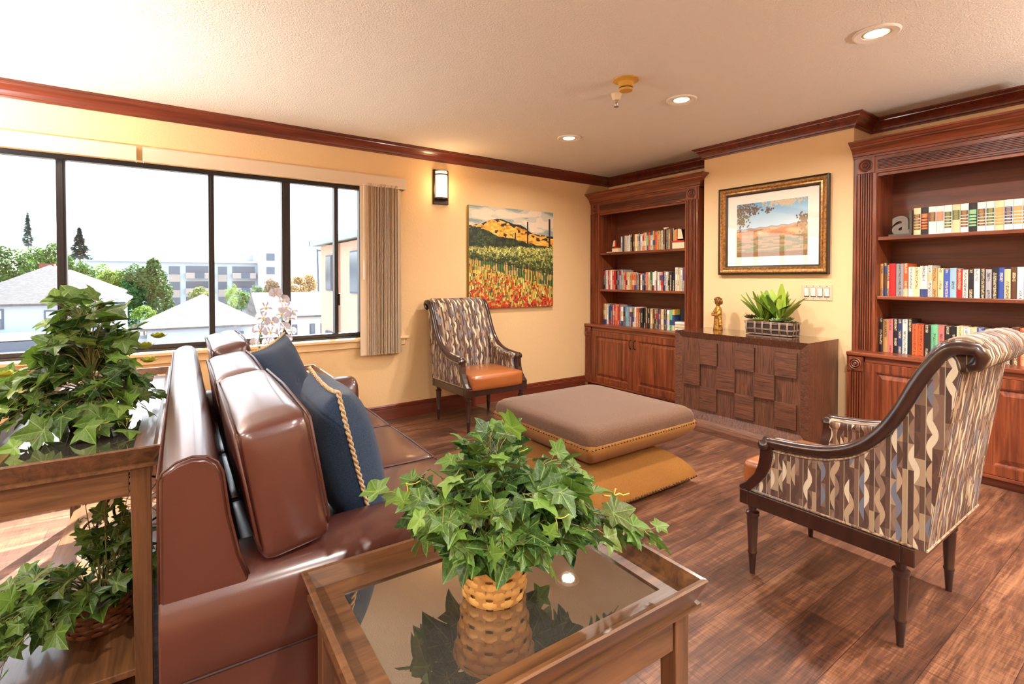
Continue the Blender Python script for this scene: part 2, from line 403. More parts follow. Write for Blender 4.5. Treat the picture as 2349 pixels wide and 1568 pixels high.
def sweep(mb, path, prof, closed=False):
    # path: plan points with the room on the right-hand side; prof: (offset into room, z)
    n = len(path); rings = []
    for i, p in enumerate(path):
        def nrm(a, b): d = (Vector(b) - Vector(a)).normalized(); return Vector((d.y, -d.x))
        if i == 0: o = nrm(path[0], path[1])
        elif i == n - 1: o = nrm(path[-2], path[-1])
        else:
            n1 = nrm(path[i - 1], p); n2 = nrm(p, path[i + 1]); o = (n1 + n2) / (1 + n1.dot(n2))
        rings.append([(p[0] + o.x * d, p[1] + o.y * d, z) for d, z in prof])
    m = len(prof); vs = [q for r in rings for q in r]; fs = []
    for i in range(n - 1):
        for k in range(m): k2 = (k + 1) % m; fs.append((i * m + k, i * m + k2, (i + 1) * m + k2, (i + 1) * m + k))
    fs.append(tuple(range(m))[::-1]); fs.append(tuple((n - 1) * m + k for k in range(m)))
    mb.add(vs, fs)

# ------------------------------------------------------------------ room shell
H = 2.44; YW = 4.272; XB = 4.447; XC = 4.147; X0 = -3.2; Y0 = -3.6
struct(MB().box(X0 - .15, XB + .15, Y0 - .15, YW + .15, -.12, 0).build('floor', M['floor']), 'brown plank floor of the room', 'floor')
LIGHTS = [(2.866, .986), (2.866, 2.097), (2.866, 3.216)]
struct(MB().box(X0 - .15, XB + .15, Y0 - .15, YW + .15, H, H + .12).build('ceiling', M['ceiling']), 'cream stippled ceiling', 'ceiling')
OX0, OX1, OZ0, OZ1 = -2.3, 1.475, .735, 2.052
w = MB()
w.box(X0, OX0, YW, YW + .15, 0, H); w.box(OX1, XB + .15, YW, YW + .15, 0, H)
w.box(OX0, OX1, YW, YW + .15, 0, OZ0); w.box(OX0, OX1, YW, YW + .15, OZ1, H)
struct(w.build('wall_window', M['wall']), 'cream textured wall around the wide window', 'wall')
w = MB().box(XB, XB + .15, Y0, YW, 0, H); w.box(XC, XB, 1.56, 2.781, 0, H)
struct(w.build('wall_right', M['wall_smooth']), 'cream wall with projecting pier behind the bookcases', 'wall')
struct(MB().box(X0 - .15, X0, Y0, YW + .15, 0, H).build('wall_left', M['wall']), 'cream wall left of the camera', 'wall')
struct(MB().box(X0 - .15, XB + .15, Y0 - .15, Y0, 0, H).build('wall_back', M['wall']), 'cream wall behind the camera', 'wall')
CP = [(0, -.098), (.008, -.098), (.011, -.088), (.018, -.083), (.021, -.072), (.027, -.058), (.038, -.043), (.05, -.032), (.058, -.026), (.059, -.021), (.066, -.018), (.07, -.012), (.079, -.009), (.079, -.0005), (0, -.0005)]
mb = MB(); sweep(mb, [(X0, YW - .0005), (XB - .0005, YW - .0005), (XB - .0005, 2.7815), (XC - .0005, 2.7815), (XC - .0005, 1.5595), (XB - .0005, 1.5595), (XB - .0005, Y0)], [(d, H + z) for d, z in CP])
struct(mb.build('trim_1', w_crown('x')), 'dark red mahogany crown moulding round the ceiling', 'crown moulding')
mb = MB(); BP = [(0, 0), (.02, 0), (.02, .086), (.014, .09), (.016, .1), (.011, .104), (.013, .116), (.006, .126), (0, .126)]
sweep(mb, [(X0, YW - .0005), (4.05, YW - .0005)], BP); struct(mb.build('baseboard_window', w_crown('x')), 'mahogany baseboard under the window wall', 'baseboard')
mb = MB(); sweep(mb, [(XC - .0005, 2.7), (XC - .0005, 1.57)], BP); struct(mb.build('baseboard_right', w_crown('y')), 'mahogany baseboard at the foot of the pier', 'baseboard')

# window unit
win = empty('window_1', (0, YW + .07, 0)); struct(win, 'wide aluminium window with dark mullions', 'window'); org = (0, YW + .07, 0)
mb = MB(); fy0, fy1 = YW + .075, YW + .135
mb.box(OX0, OX1, fy0, fy1, 2.018, OZ1); mb.box(OX0, OX1, fy0, fy1, OZ0 + .002, .782); mb.box(OX0, OX0 + .04, fy0, fy1, .78, 2.02); mb.box(OX1 - .03, OX1, fy0, fy1, .78, 2.02)
mb.box(OX0, OX1, fy0 - .02, fy0, OZ0 + .002, .752)
wb(mb, 'window_frame', M['alu'], win, org, bevel=.003)
for x, ww, dd in ((-1.35, .05, 0), (-.501, .048, 0), (.337, .036, 0), (.852, .062, .01), (1.249, .032, 0)):
    mb = MB().box(x - ww / 2, x + ww / 2, fy0 - dd, fy1, .782, 2.018); mb.box(x - ww / 2 + .012, x + ww / 2 - .012, fy0 - dd - .008, fy0, .79, 2.01)
    wb(mb, 'mullion', M['alu'], win, org, bevel=.002)
xs = [OX0 + .04, -1.35, -.501, .337, .852, 1.249, OX1 - .03]
for a, b in zip(xs, xs[1:]): wb(MB().box(a, b, YW + .104, YW + .108, .78, 2.02), 'pane', M['clear'], win, org)
wb(MB().box(1.262, 1.272, fy0 - .02, fy0, 1.02, 1.12), 'latch', M['darkmetal'], win, org, bevel=.002)
mb = MB().box(OX0 - .05, 1.86, YW - .045, YW, .712, .735); mb.box(OX0 - .02, 1.83, YW - .018, YW, .655, .712)
mb.box(OX0 + .001, OX1 - .001, YW, YW + .075, .715, .737)
struct(mb.build('trim_2', M['sill'], bevel=.004), 'cream painted window sill and apron', 'window sill')

# vertical blinds: two valances, the stacked vanes, the wand
for nm, x0, x1, lab in (('valance', OX0, -.102, 'cream blind valance over the left part of the window, ending at the gap'), ('valance', -.069, 1.82, 'cream blind valance over the right part of the window, above the vertical vanes')):
    mb = MB().box(x0, x1, YW - .075, YW - .068, 2.035, 2.128); mb.box(x0, x1, YW - .075, YW, 2.128, 2.133)
    mb.box(x0, x0 + .006, YW - .07, YW, 2.035, 2.13); mb.box(x1 - .006, x1, YW - .07, YW, 2.035, 2.13)
    tag(mb.build(nm, M['valance'], bevel=.002), lab, 'valance', 'valances above the window')
bl = empty('vertical_blind', (1.58, YW - .035, 0)); org = (1.58, YW - .035, 0)
tag(bl, 'drawn-back stack of beige vertical blind vanes beside the window', 'blinds')
wb(MB().box(-.06, 1.8, YW - .055, YW - .02, 2.06, 2.1), 'head_rail', M['white'], bl, org)
mb = MB().box(1.406, 1.492, YW - .06, YW - .0575, .592, 2.06); wb(mb, 'front_vane', M['valance'], bl, org)
for k in range(21):
    x = 1.497 + k * .0133; a = R(50 + random.uniform(-7, 7))
    ca, sa = math.cos(a), math.sin(a); P_ = []
    for t in (-1, -.5, 0, .5, 1):
        c = .004 * (1 - t * t); P_.append((x + ca * t * .043 + c * sa, YW - .048 + sa * t * .043 * .95 - c * ca))
    poly = P_ + [(p[0] + .0012, p[1]) for p in P_[::-1]]
    wb(MB().prism(poly, 'z', .59 + random.uniform(0, .004), 2.06), 'vane', M['vane'], bl, org, smooth=True)
wd = MB().tube([(1.43, YW - .09, 2.04), (1.43, YW - .09, 1.33)], .003); wd.tube([(1.43, YW - .09, 1.40), (1.43, YW - .09, 1.24)], .007)
wb(wd, 'wand', M['white'], bl, org)

# ------------------------------------------------------------------ ceiling fixtures
LAMP_W = 17
def downlight(x, y, lab=None, power=LAMP_W, colr=(1, .95, .88)):
    t = empty('recessed_downlight', (x, y, H)); tag(t, lab or 'recessed ceiling downlight behind the camera', 'downlight', 'recessed downlights')
    MB().lathe([(.062, -.001), (.063, -.006), (.092, -.010), (.098, -.006), (.098, -.0005)], n=40, cap=False).build('trim_ring', M['white'], t, smooth=True)
    mb = MB()
    for k in range(4): mb.lathe([(.062 - k * .002, -.002 - k * .0006), (.058 - k * .002, -.0036 - k * .0006)], n=40, cap=False)
    mb.build('baffle', M['creamplastic'], t)
    MB().lathe([(.0, -.003), (.05, -.003)], n=32, cap=False).build('bulb', M['lamp_glow'], t)
    l = bpy.data.lights.new('downlight_lamp', 'AREA'); l.shape = 'DISK'; l.size = .1; l.energy = power; l.color = colr; l.spread = R(160)
    o = bpy.data.objects.new('downlight_lamp', l); col.objects.link(o); o.parent = t; o.location = (0, 0, -.012)
    return t
downlight(*LIGHTS[0], 'lit recessed downlight nearest the camera, largest of the three ahead')
downlight(*LIGHTS[1], 'lit recessed downlight beside the smoke detector and sprinkler')
downlight(*LIGHTS[2], 'lit recessed downlight farthest away, near the window wall')
for x, y in ((2.866, -.2), (2.866, -1.6), (.7, -.6), (.7, -2.0), (-1.5, -.6), (-1.5, .9), (-1.5, -2.0)): downlight(x, y, power=LAMP_W * 1.6)

def fill_uplight(x, y, lab, power):  # unseen uplighters, added as fill to brighten the ceiling and room
    t = empty('fill_uplight', (x, y, 0)); tag(t, lab, 'added fill lamp')
    MB().lathe([(.15, .0005), (.15, .015), (.02, .03)], n=32).build('base', M['bronze'], t, smooth=True)
    MB().lathe([(.012, .02), (.012, 1.66)], n=12).build('pole', M['bronze'], t, smooth=True)
    MB().lathe([(.02, 1.65), (.10, 1.68), (.17, 1.74), (.175, 1.745), (.10, 1.70), (.02, 1.67)], n=32, cap=False).build('bowl', M['bronze'], t, smooth=True)
    l = bpy.data.lights.new('fill_uplight_lamp', 'AREA'); l.shape = 'DISK'; l.size = .22; l.energy = power; l.color = (1, .97, .94)
    o = bpy.data.objects.new('fill_uplight_lamp', l); col.objects.link(o); o.parent = t; o.location = (0, 0, 1.75); o.rotation_euler = (PI, 0, 0)
fill_uplight(-1.35, 3.1, 'unseen added bronze fill uplighter left of the console table', 100)
fill_uplight(-1.9, -.9, 'unseen added bronze fill uplighter behind the camera on the left', 34)
fill_uplight(3.7, -1.3, 'unseen added bronze fill uplighter behind the camera on the right', 105)
sd = empty('smoke_detector', (2.312, 2.084, H)); tag(sd, 'yellowed round smoke detector on the ceiling above the sprinkler', 'smoke detector')
MB().lathe([(.075, -.0005), (.076, -.006), (.05, -.014), (.046, -.018)], n=36).build('base_plate', M['yellowplastic'], sd, smooth=True)
MB().lathe([(.046, -.016), (.044, -.045), (.038, -.049), (.038, -.053), (.042, -.055), (.038, -.066), (.02, -.07)], n=36).build('sensor_body', M['yellowplastic'], sd, smooth=True)
MB().lathe([(.0395, -.049), (.0395, -.053)], n=36).build('vent_slot', M['black'], sd)
sp_ = empty('fire_sprinkler', (2.435, 2.275, H)); tag(sp_, 'small ceiling sprinkler head with cream cup and chrome deflector', 'sprinkler')
MB().lathe([(.034, -.0005), (.034, -.004), (.025, -.035), (.02, -.042)], n=28).build('escutcheon', M['creamplastic'], sp_, smooth=True)
mb = MB().lathe([(.008, -.04), (.008, -.06)], n=12); mb.tube([(.009, 0, -.055), (.013, 0, -.068), (.006, 0, -.08)], .002, 6); mb.tube([(-.009, 0, -.055), (-.013, 0, -.068), (-.006, 0, -.08)], .002, 6)
mb.lathe([(.004, -.078), (.016, -.082), (.016, -.084), (.004, -.085)], n=16); mb.build('deflector', mat('chrome', (.7, .7, .7, 1), .15, 1), sp_, smooth=True)

# wall sconce
s_ = empty('wall_sconce', (2.192, YW, 2.1)); tag(s_, 'lit wall sconce with opal half-cylinder glass on a bronze plate', 'wall lamp')
MB().box(-.078, .078, -.02, -.0005, -.155, .165).build('back_plate', M['darkmetal'], s_, bevel=.003)
def halfcyl(r, z0, z1, n=16, y=-.018, rin=0):
    pts = [(r * math.cos(PI * k / n), y - r * .95 * math.sin(PI * k / n)) for k in range(n + 1)]
    if rin: pts += [((r - rin) * math.cos(PI * k / n), y - (r - rin) * .95 * math.sin(PI * k / n)) for k in range(n, -1, -1)]
    return MB().prism(pts, 'z', z0, z1)
halfcyl(.06, -.1, .15).build('glass_shade', M['sconce_glass'], s_, smooth=True)
halfcyl(.066, -.112, -.096).build('lower_band', M['darkmetal'], s_, smooth=True)
halfcyl(.066, .113, .124, rin=.005).build('upper_band', M['darkmetal'], s_, smooth=True)
l = bpy.data.lights.new('sconce_lamp', 'POINT'); l.energy = 2.6; l.color = (1, .68, .36); l.shadow_soft_size = .05
o = bpy.data.objects.new('sconce_lamp', l); col.objects.link(o); o.parent = s_; o.location = (0, -.13, 0)

# ------------------------------------------------------------------ bookcases
def raised_door(mb, x, y0, y1, z0, z1):
    # front face at x (room side is -x), y0<y1
    f = .058; t = .02
    for a in ((y0, y1, z0, z0 + f), (y0, y1, z1 - f, z1), (y0, y0 + f, z0 + f, z1 - f), (y1 - f, y1, z0 + f, z1 - f)): mb.box(x, x + t, *a)
    mb.box(x + .013, x + t, y0 + f, y1 - f, z0 + f, z1 - f)
    def rg(i, dx): return [(x + dx, y1 - f - i, z1 - f - i), (x + dx, y0 + f + i, z1 - f - i), (x + dx, y0 + f + i, z0 + f + i), (x + dx, y1 - f - i, z0 + f + i)]
    loft(mb, [rg(0, .013), rg(0, .002), rg(.008, .004), rg(.012, .012), rg(.016, .0125), rg(.045, .002), rg(.048, .002)])
def rosette(mb, x, yc, zc, s=.05):
    mb.box(x - .012, x + .004, yc - s, yc + s, zc - s, zc + s)
    mb.box(x - .0125, x - .012, yc - s * .86, yc + s * .86, zc - s * .86, zc + s * .86, mi=0)
    Mr = Matrix.Translation((x - .0125, yc, zc)) @ Euler((0, -PI / 2, 0)).to_matrix().to_4x4()
    for q0, q1, hh, g_ in ((.8, .66, .008, 0), (.66, .54, .0012, 1), (.54, .36, .008, 0), (.36, .24, .0012, 1), (.24, .02, .011, 0)): mb.lathe([(s * q0, 0), (s * q0, hh * .6), (s * (q0 + q1) / 2, hh), (s * q1, hh * .6), (s * q1, 0)], n=28, M=Mr, mi=g_)
def flutes(mb, x, y0, y1, z0, z1, n=5, horiz=False, d=.011):
    # ridged strip: n half-round reeds over a dark ground
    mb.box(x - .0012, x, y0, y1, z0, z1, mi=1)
    for k in range(n):
        if horiz: c = z0 + (z1 - z0) * (k + .5) / n; r = (z1 - z0) / n * .36; mb.prism([(c - r, x + .001), (c - r * .6, x - d), (c + r * .6, x - d), (c + r, x + .001)][::1], 'y', y0, y1, M=None) if False else mb.add([(x + .001, y0, c - r), (x - d, y0, c - r * .5), (x - d, y0, c + r * .5), (x + .001, y0, c + r), (x + .001, y1, c - r), (x - d, y1, c - r * .5), (x - d, y1, c + r * .5), (x + .001, y1, c + r)], [(0, 1, 2, 3), (7, 6, 5, 4), (0, 4, 5, 1), (1, 5, 6, 2), (2, 6, 7, 3)])
        else: c = y0 + (y1 - y0) * (k + .5) / n; r = (y1 - y0) / n * .36; mb.add([(x + .001, c - r, z0), (x - d, c - r * .5, z0), (x - d, c + r * .5, z0), (x + .001, c + r, z0), (x + .001, c - r, z1), (x - d, c - r * .5, z1), (x - d, c + r * .5, z1), (x + .001, c + r, z1)], [(3, 2, 1, 0), (4, 5, 6, 7), (1, 5, 4, 0), (2, 6, 5, 1), (3, 7, 6, 2)])
SH = [.728, 1.125, 1.54]      # top of counter and the two shelves
def bookcase(yl, lab, shelf_labels):
    Wd = 1.44; yr = yl - Wd; org = (XB - .2, yl - Wd / 2, 0); t = empty('bookcase', org); tag(t, lab, 'bookcase', 'built-in cherry bookcases')
    xb = XB - .001; xl = 4.06; xu = 4.145
    mb = MB().box(xl + .02, xb, yr + .001, yl - .001, .055, .70); wb(mb, 'base_cabinet', w_cherry('z'), t, org)
    mb = MB().box(xl + .045, xb, yr + .001, yl - .001, 0, .055); wb(mb, 'plinth', w_crown('y'), t, org)
    mb = MB().box(xl, xl + .02, yr + .001, yl - .001, .66, .70); mb.box(xl, xl + .02, yr + .001, yl - .001, .055, .075); wb(mb, 'face_rail', w_cherry('y'), t, org, bevel=.002)
    mb = MB().box(xl - .018, xb, yr + .001, yl - .001, .70, SH[0]); wb(mb, 'counter', w_cherry('y'), t, org, bevel=.006)
    for a, b in ((yl - .115, yl - .001), (yr + .001, yr + .115)):
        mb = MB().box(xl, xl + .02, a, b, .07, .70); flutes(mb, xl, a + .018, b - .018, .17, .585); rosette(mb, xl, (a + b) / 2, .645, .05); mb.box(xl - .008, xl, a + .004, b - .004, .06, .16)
        wb(mb, 'base_pilaster', [w_cherry('z'), groove_mat], t, org)
    ym = (yl + yr) / 2
    for a, b, hy in ((ym + .003, yl - .117, ym + .03), (yr + .117, ym - .003, ym - .03)):
        mb = MB(); raised_door(mb, xl, a, b, .078, .658); d = wb(mb, 'door', w_cherry('z'), t, org, bevel=.0015)
        h = MB().tube([(xl, hy, .60), (xl - .02, hy, .595), (xl - .028, hy, .565), (xl - .028, hy, .545), (xl - .02, hy, .515), (xl, hy, .51)], .0042, 8)
        h.lathe([(.008, 0), (.008, .003), (.004, .005)], n=12, M=Matrix.Translation((xl, hy, .60)) @ Euler((0, -PI / 2, 0)).to_matrix().to_4x4())
        h.lathe([(.008, 0), (.008, .003), (.004, .005)], n=12, M=Matrix.Translation((xl, hy, .51)) @ Euler((0, -PI / 2, 0)).to_matrix().to_4x4())
        wb(h, 'handle', M['darkmetal'], d, org, smooth=True)
    mb = MB().box(XB - .012, xb, yr + .005, yl - .005, SH[0], 2.1); wb(mb, 'back_panel', wood('cherry_back', srgb(120, 60, 36), srgb(84, 40, 24), 'y', .45), t, org)
    for a, b in ((yl - .15, yl - .005), (yr + .005, yr + .15)):
        mb = MB().box(xu + .018, XB - .013, a, b, SH[0], 2.1); wb(mb, 'side_panel', w_cherry('z'), t, org)
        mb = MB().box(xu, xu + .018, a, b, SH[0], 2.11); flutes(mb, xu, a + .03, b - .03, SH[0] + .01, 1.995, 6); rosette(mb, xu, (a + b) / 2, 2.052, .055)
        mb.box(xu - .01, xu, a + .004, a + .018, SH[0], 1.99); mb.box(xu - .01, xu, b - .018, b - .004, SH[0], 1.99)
        wb(mb, 'pilaster', [w_cherry('z'), groove_mat], t, org)
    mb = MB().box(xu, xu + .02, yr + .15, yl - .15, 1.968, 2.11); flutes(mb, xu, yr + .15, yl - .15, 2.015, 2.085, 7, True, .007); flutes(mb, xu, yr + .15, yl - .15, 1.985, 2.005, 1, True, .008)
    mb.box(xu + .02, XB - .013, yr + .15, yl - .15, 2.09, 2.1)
    wb(mb, 'frieze', [w_cherry('y'), groove_mat], t, org)
    for z in SH[1:]: wb(MB().box(xu + .004, XB - .013, yr + .152, yl - .152, z - .024, z), 'shelf', w_cherry('y'), t, org, bevel=.003)
    CB = [(0, 0), (.01, 0), (.012, .012), (.02, .016), (.024, .034), (.036, .054), (.054, .068), (.062, .072), (.064, .08), (.076, .084), (.088, .096), (.098, .1), (.098, .112), (0, .112)]
    mb = MB()
    pth = [(xb, yl + .0), (xu, yl + .0), (xu, yr), (xb, yr)]
    if yl > 4: pth = [(xu, YW - .002), (xu, yr), (4.2, yr)]
    else: pth = [(XC - .002, yl + .0), (xu, yl), (xu, yr)]
    sweep(mb, [(p[0], p[1]) for p in pth][::1] if False else pth, [(d, 2.108 + z) for d, z in CB])
    mb.box(xu + .004, xb, yr + .002, yl - .002, 2.112, 2.218)
    wb(mb, 'crown', w_cherry('y'), t, org)
    return t
bookcase(4.271, 'cherry bookcase with fluted pilasters in the far corner by the window wall', None)
bookcase(1.559, 'large cherry bookcase at the right edge behind the armchair', None)

# ------------------------------------------------------------------ books
CODE = {'w': ('white', srgb(236, 232, 222)), 'c': ('cream', srgb(228, 206, 160)), 't': ('tan', srgb(196, 152, 98)), 'b': ('black', srgb(34, 30, 32)), 'n': ('navy', srgb(48, 60, 104)), 'r': ('red', srgb(186, 34, 34)), 'o': ('orange', srgb(216, 98, 50)),
        'g': ('green', srgb(60, 96, 62)), 'm': ('mint green', srgb(120, 196, 150)), 'y': ('yellow', srgb(222, 184, 84)), 'k': ('brown', srgb(98, 62, 42)), 's': ('grey', srgb(160, 158, 162)), 'l': ('light blue', srgb(146, 182, 200)), 'i': ('pink', srgb(214, 120, 112)), 'p': ('purple', srgb(92, 62, 96)), 'u': ('blue', srgb(60, 86, 170))}
m = M['cover'] = mat('book_cover', (.5, .5, .5, 1), .42); N, L, B = nt(m)
oi = N.new('ShaderNodeObjectInfo'); tc = N.new('ShaderNodeTexCoord'); sp = N.new('ShaderNodeSeparateXYZ'); L.new(tc.outputs['Object'], sp.inputs[0])
lum = N.new('ShaderNodeRGBToBW'); L.new(oi.outputs['Color'], lum.inputs[0])
vz = math_(m, 'MULTIPLY', sp.outputs[2], 430); vy = math_(m, 'MULTIPLY', sp.outputs[1], 420)
cmb = N.new('ShaderNodeCombineXYZ'); L.new(math_(m, 'MULTIPLY', oi.outputs['Random'], 91), cmb.inputs[0]); L.new(math_(m, 'FLOOR', vy), cmb.inputs[1]); L.new(math_(m, 'FLOOR', vz), cmb.inputs[2])
wn_ = N.new('ShaderNodeTexWhiteNoise'); wn_.noise_dimensions = '3D'; L.new(cmb.outputs[0], wn_.inputs['Vector'])
cm2 = N.new('ShaderNodeCombineXYZ'); L.new(math_(m, 'MULTIPLY', oi.outputs['Random'], 37), cm2.inputs[0]); L.new(math_(m, 'FLOOR', math_(m, 'MULTIPLY', sp.outputs[2], 19)), cm2.inputs[2])
wn2 = N.new('ShaderNodeTexWhiteNoise'); wn2.noise_dimensions = '3D'; L.new(cm2.outputs[0], wn2.inputs['Vector'])
txt = math_(m, 'MULTIPLY', math_(m, 'GREATER_THAN', wn_.outputs['Value'], .46), math_(m, 'GREATER_THAN', wn2.outputs['Value'], .36))
txt = math_(m, 'MULTIPLY', txt, math_(m, 'LESS_THAN', math_(m, 'ABSOLUTE', sp.outputs[1]), .0068))
ink = ramp(m, lum.outputs[0], [(0, srgb(226, 208, 170)), (.22, srgb(40, 34, 36))], True)
tcol = mixc(m, math_(m, 'MULTIPLY', txt, .8), oi.outputs['Color'], ink.outputs[0])
band = math_(m, 'GREATER_THAN', wn2.outputs['Value'], .93)
rb = ramp(m, wn2.outputs['Color'], [(0, srgb(150, 40, 40)), (.35, srgb(210, 190, 150)), (.65, srgb(52, 70, 120))], True)
L.new(mixc(m, band, tcol, rb.outputs[0]), B.inputs['Base Color'])
M['plaincover'] = mat('plain_cloth_cover', (.5, .5, .5, 1), .5); N, L, B = nt(M['plaincover']); oi = N.new('ShaderNodeObjectInfo'); L.new(oi.outputs['Color'], B.inputs['Base Color'])
_bm = {}
def book_mesh(w, h, d):
    key = (round(w, 3), round(h, 3), round(d, 3))
    if key in _bm: return _bm[key]
    hw = w / 2; t = min(.0025, w * .12)
    c = MB().box(0, d, hw - t, hw, 0, h); c.box(0, d, -hw, -hw + t, 0, h)
    n = 6; sp = [(-.004 * math.cos(PI * (k / n - .5)) + .001, hw * (1 - 2 * k / n)) for k in range(n + 1)]
    poly = sp + [(.004, -hw), (.004, hw)]
    c.prism(poly, 'z', 0, h)
    p = MB().box(.003, d - .004, -hw + t, hw - t, .003, h - .004)
    a = c.build('book', M['cover']); b = p.build('pages', M['pages'])
    ma, mb_ = a.data, b.data; bpy.data.objects.remove(a); bpy.data.objects.remove(b)
    _bm[key] = (ma, mb_); return _bm[key]
def ordi(n):
    if 10 <= n % 100 <= 20: return '%dth' % n
    return '%d%s' % (n, {1: 'st', 2: 'nd', 3: 'rd'}.get(n % 10, 'th'))
def book(x, yc, z, w, h, d, colr, label, group, name='book', lean=0, flat=False, plain=False):
    ma, mp_ = book_mesh(w, h, d)
    if plain: ma = ma.copy(); ma.materials[0] = M['plaincover']
    o = bpy.data.objects.new(name, ma); col.objects.link(o); o.color = colr
    o.location = (x, yc, z); o.rotation_euler = (R(lean), 0, 0)
    if flat: o.rotation_euler = (R(90), 0, 0)
    tag(o, label, 'book', group)
    q = bpy.data.objects.new('pages', mp_); col.objects.link(q); q.parent = o
    return o
def row(codes, y0, y1, z, shelf, group, hs, xs=4.2, seed=0, ws=None):
    rd = random.Random(seed); n = len(codes); ws = ws or [rd.uniform(.75, 1.3) for _ in codes]; tot = sum(ws); y = y0; out = []
    for i, (c, w_) in enumerate(zip(codes, ws)):
        w = abs(y1 - y0) * w_ / tot; h = hs(i / max(n - 1, 1)) * rd.uniform(.965, 1.035) if callable(hs) else hs
        h = round(h, 3); nm, cl = CODE[c]
        k = rd.uniform(.85, 1.12); cl = tuple(min(1, q * k) for q in cl[:3]) + (1,)
        size = 'thick ' if w > .036 else ('slim ' if w < .021 else '')
        lab = '%s%s book, %s from the left on the %s' % (size, nm, ordi(i + 1), shelf)
        out.append(book(xs + rd.uniform(-.006, .006), y - w / 2, z + .0006, round(w - .0012, 3), h, .15 if h < .2 else .17, cl, lab, group)); y -= w
    return out
random.seed(3)
G1, G2, G3 = 'books on the top shelf of the corner bookcase', 'books on the middle shelf of the corner bookcase', 'books on the lowest shelf of the corner bookcase'
row('wncwwbkccnwrcmowtotywkbtkb', 3.85, 3.145, SH[2], 'top shelf of the corner bookcase', G1, lambda t: .178 + .022 * t, seed=1)
row('bwrrwrrbnsscrcctoosbrwnbicgwwkwwrnwbbbwcwpn', 4.112, 2.998, SH[1], 'middle shelf of the corner bookcase', G2, lambda t: .215 if t < .25 else (.19 if t < .35 else (.175 if t < .55 else (.195 if t < .9 else .225))), seed=2)
row('tcwnnriorswbllpbwokbbkbckkbpcbwmy', 4.118, 3.14, SH[0], 'lowest shelf of the corner bookcase', G3, lambda t: .225 if t < .3 else .205, seed=3)
for k, c in enumerate('www'):
    nm = ('bottom', 'middle', 'top')[k]
    b_ = book(4.2, 3.065, SH[0] + .0155 + k * .031, .028, .14, .16, CODE['w'][1] if k != 1 else CODE['c'][1], 'white paperback lying flat, %s of the small stack in the corner bookcase' % nm, 'flat stack of paperbacks'); b_.rotation_euler = (R(90), 0, 0); b_.location.y = 3.135
ov = book(4.25, 3.06, SH[0] + .0945, .02, .13, .12, CODE['b'][1], 'black book standing face out on the stack of paperbacks', 'books on the lowest shelf of the corner bookcase', plain=True); ov.rotation_euler = (0, 0, R(-90)); ov.location = (4.27, 3.12, SH[0] + .0945)
# bookcase 2
sh = 'top shelf of the large bookcase'
ref = [('c', 'k'), ('b', 'o'), ('w', 'k'), ('w', 'i'), ('w', 'g'), ('c', 'g'), ('w', 'k'), ('b', 'm'), ('w', 'k'), ('w', 'g'), ('c', 't'), ('w', 'n'), ('w', 't'), ('w', 'k'), ('c', 'b'), ('w', 'r'), ('w', 'g')]
y = 1.214
for i, (a, b2) in enumerate(ref):
    w_ = .0405; h_ = .182; nm, cl = CODE[a]; n2 = CODE[b2][0]
    style = 'one broad %s title block' % n2 if i in (2, 3, 5) else '%s title bands' % n2
    o = book(4.19, y - w_ / 2, SH[2] + .0006, w_ - .0015, h_, .16, tuple(q * (.96 if i % 2 else 1) for q in cl[:3]) + (1,), '%s anthology with %s, %s right of the letter bookend' % (nm, style, ordi(i + 1)), 'matching anthologies on the top shelf of the large bookcase', plain=True)
    mb = MB(); bl_ = [(.085, .145)] if i in (2, 3, 5) else [(.112 - .001 * (i % 3), .14), (.092, .106), (.073, .086), (.054, .066), (.036, .047)]
    for (z0, z1) in bl_: mb.box(-.0045, -.002, -.0165, .0165, z0, z1)
    lb = mb.build('title_block', mat('title_block', CODE[b2][1], .5), o)
    mb = MB()
    for (z0, z1) in bl_:
        kz = z0 + .003
        while kz < z1 - .002: mb.box(-.0049, -.0044, -.012 + random.uniform(0, .004), .012 - random.uniform(0, .005), kz, kz + .0018); kz += .0052
    mb.build('gilt_lines', mat('gilt_lines', srgb(214, 176, 96), .4) if i == 0 else bpy.data.materials['gilt_lines'], lb)
    y -= w_
G4, G5 = 'books on the middle shelf of the large bookcase', 'books on the lowest shelf of the large bookcase'
r2 = row('tkcrsowcwwtculrwbwbsbuckwcwbbcwrnt', 1.407, .43, SH[1], 'middle shelf of the large bookcase', G4, lambda t: .225 if t < .17 else (.205 if t < .3 else .185), seed=5, ws=[.7, .8, .5, 1.4, 1.6, .9, 1.1, 1.3, 1.5, .8, 1, 1.1, 1.2, 1.2] + [1] * 20)
r3 = row('btibnwboobmibbcwcukolbkobsnrcgw', 1.409, .44, SH[0], 'lowest shelf of the large bookcase', G5, lambda t: .235 if t < .22 else (.21 if t < .7 else .225), seed=6, ws=[.8, 1.1, 1, .9, .95, 1, .9, 1.1, 1.1, 1.2, 1.4] + [1.1] * 20)
def spine_text(o, s, size, colr, z, yoff=0):
    cu = bpy.data.curves.new('title', 'FONT'); cu.body = s; cu.size = size; cu.extrude = .0002; cu.align_x = 'CENTER'; cu.align_y = 'CENTER'
    t = bpy.data.objects.new('title', cu); col.objects.link(t); me = bpy.data.meshes.new_from_object(t); bpy.data.objects.remove(t)
    me.materials.clear(); me.materials.append(mat('title_ink', colr, .5)); t = bpy.data.objects.new('title', me); col.objects.link(t); t.parent = o
    # read top to bottom on the spine (facing -x)
    t.matrix_local = Matrix.Translation((-.0045, yoff, z)) @ Matrix(((0, 0, -1, 0), (0, -1, 0, 0), (-1, 0, 0, 0), (0, 0, 0, 1)))
    return t
for o, s, sz, c, z in ((r3[1], 'JAN KARON', .021, srgb(50, 30, 20), .165),):
    o.data = o.data.copy(); o.data.materials[0] = M['plaincover']; spine_text(o, s, sz, c, z)
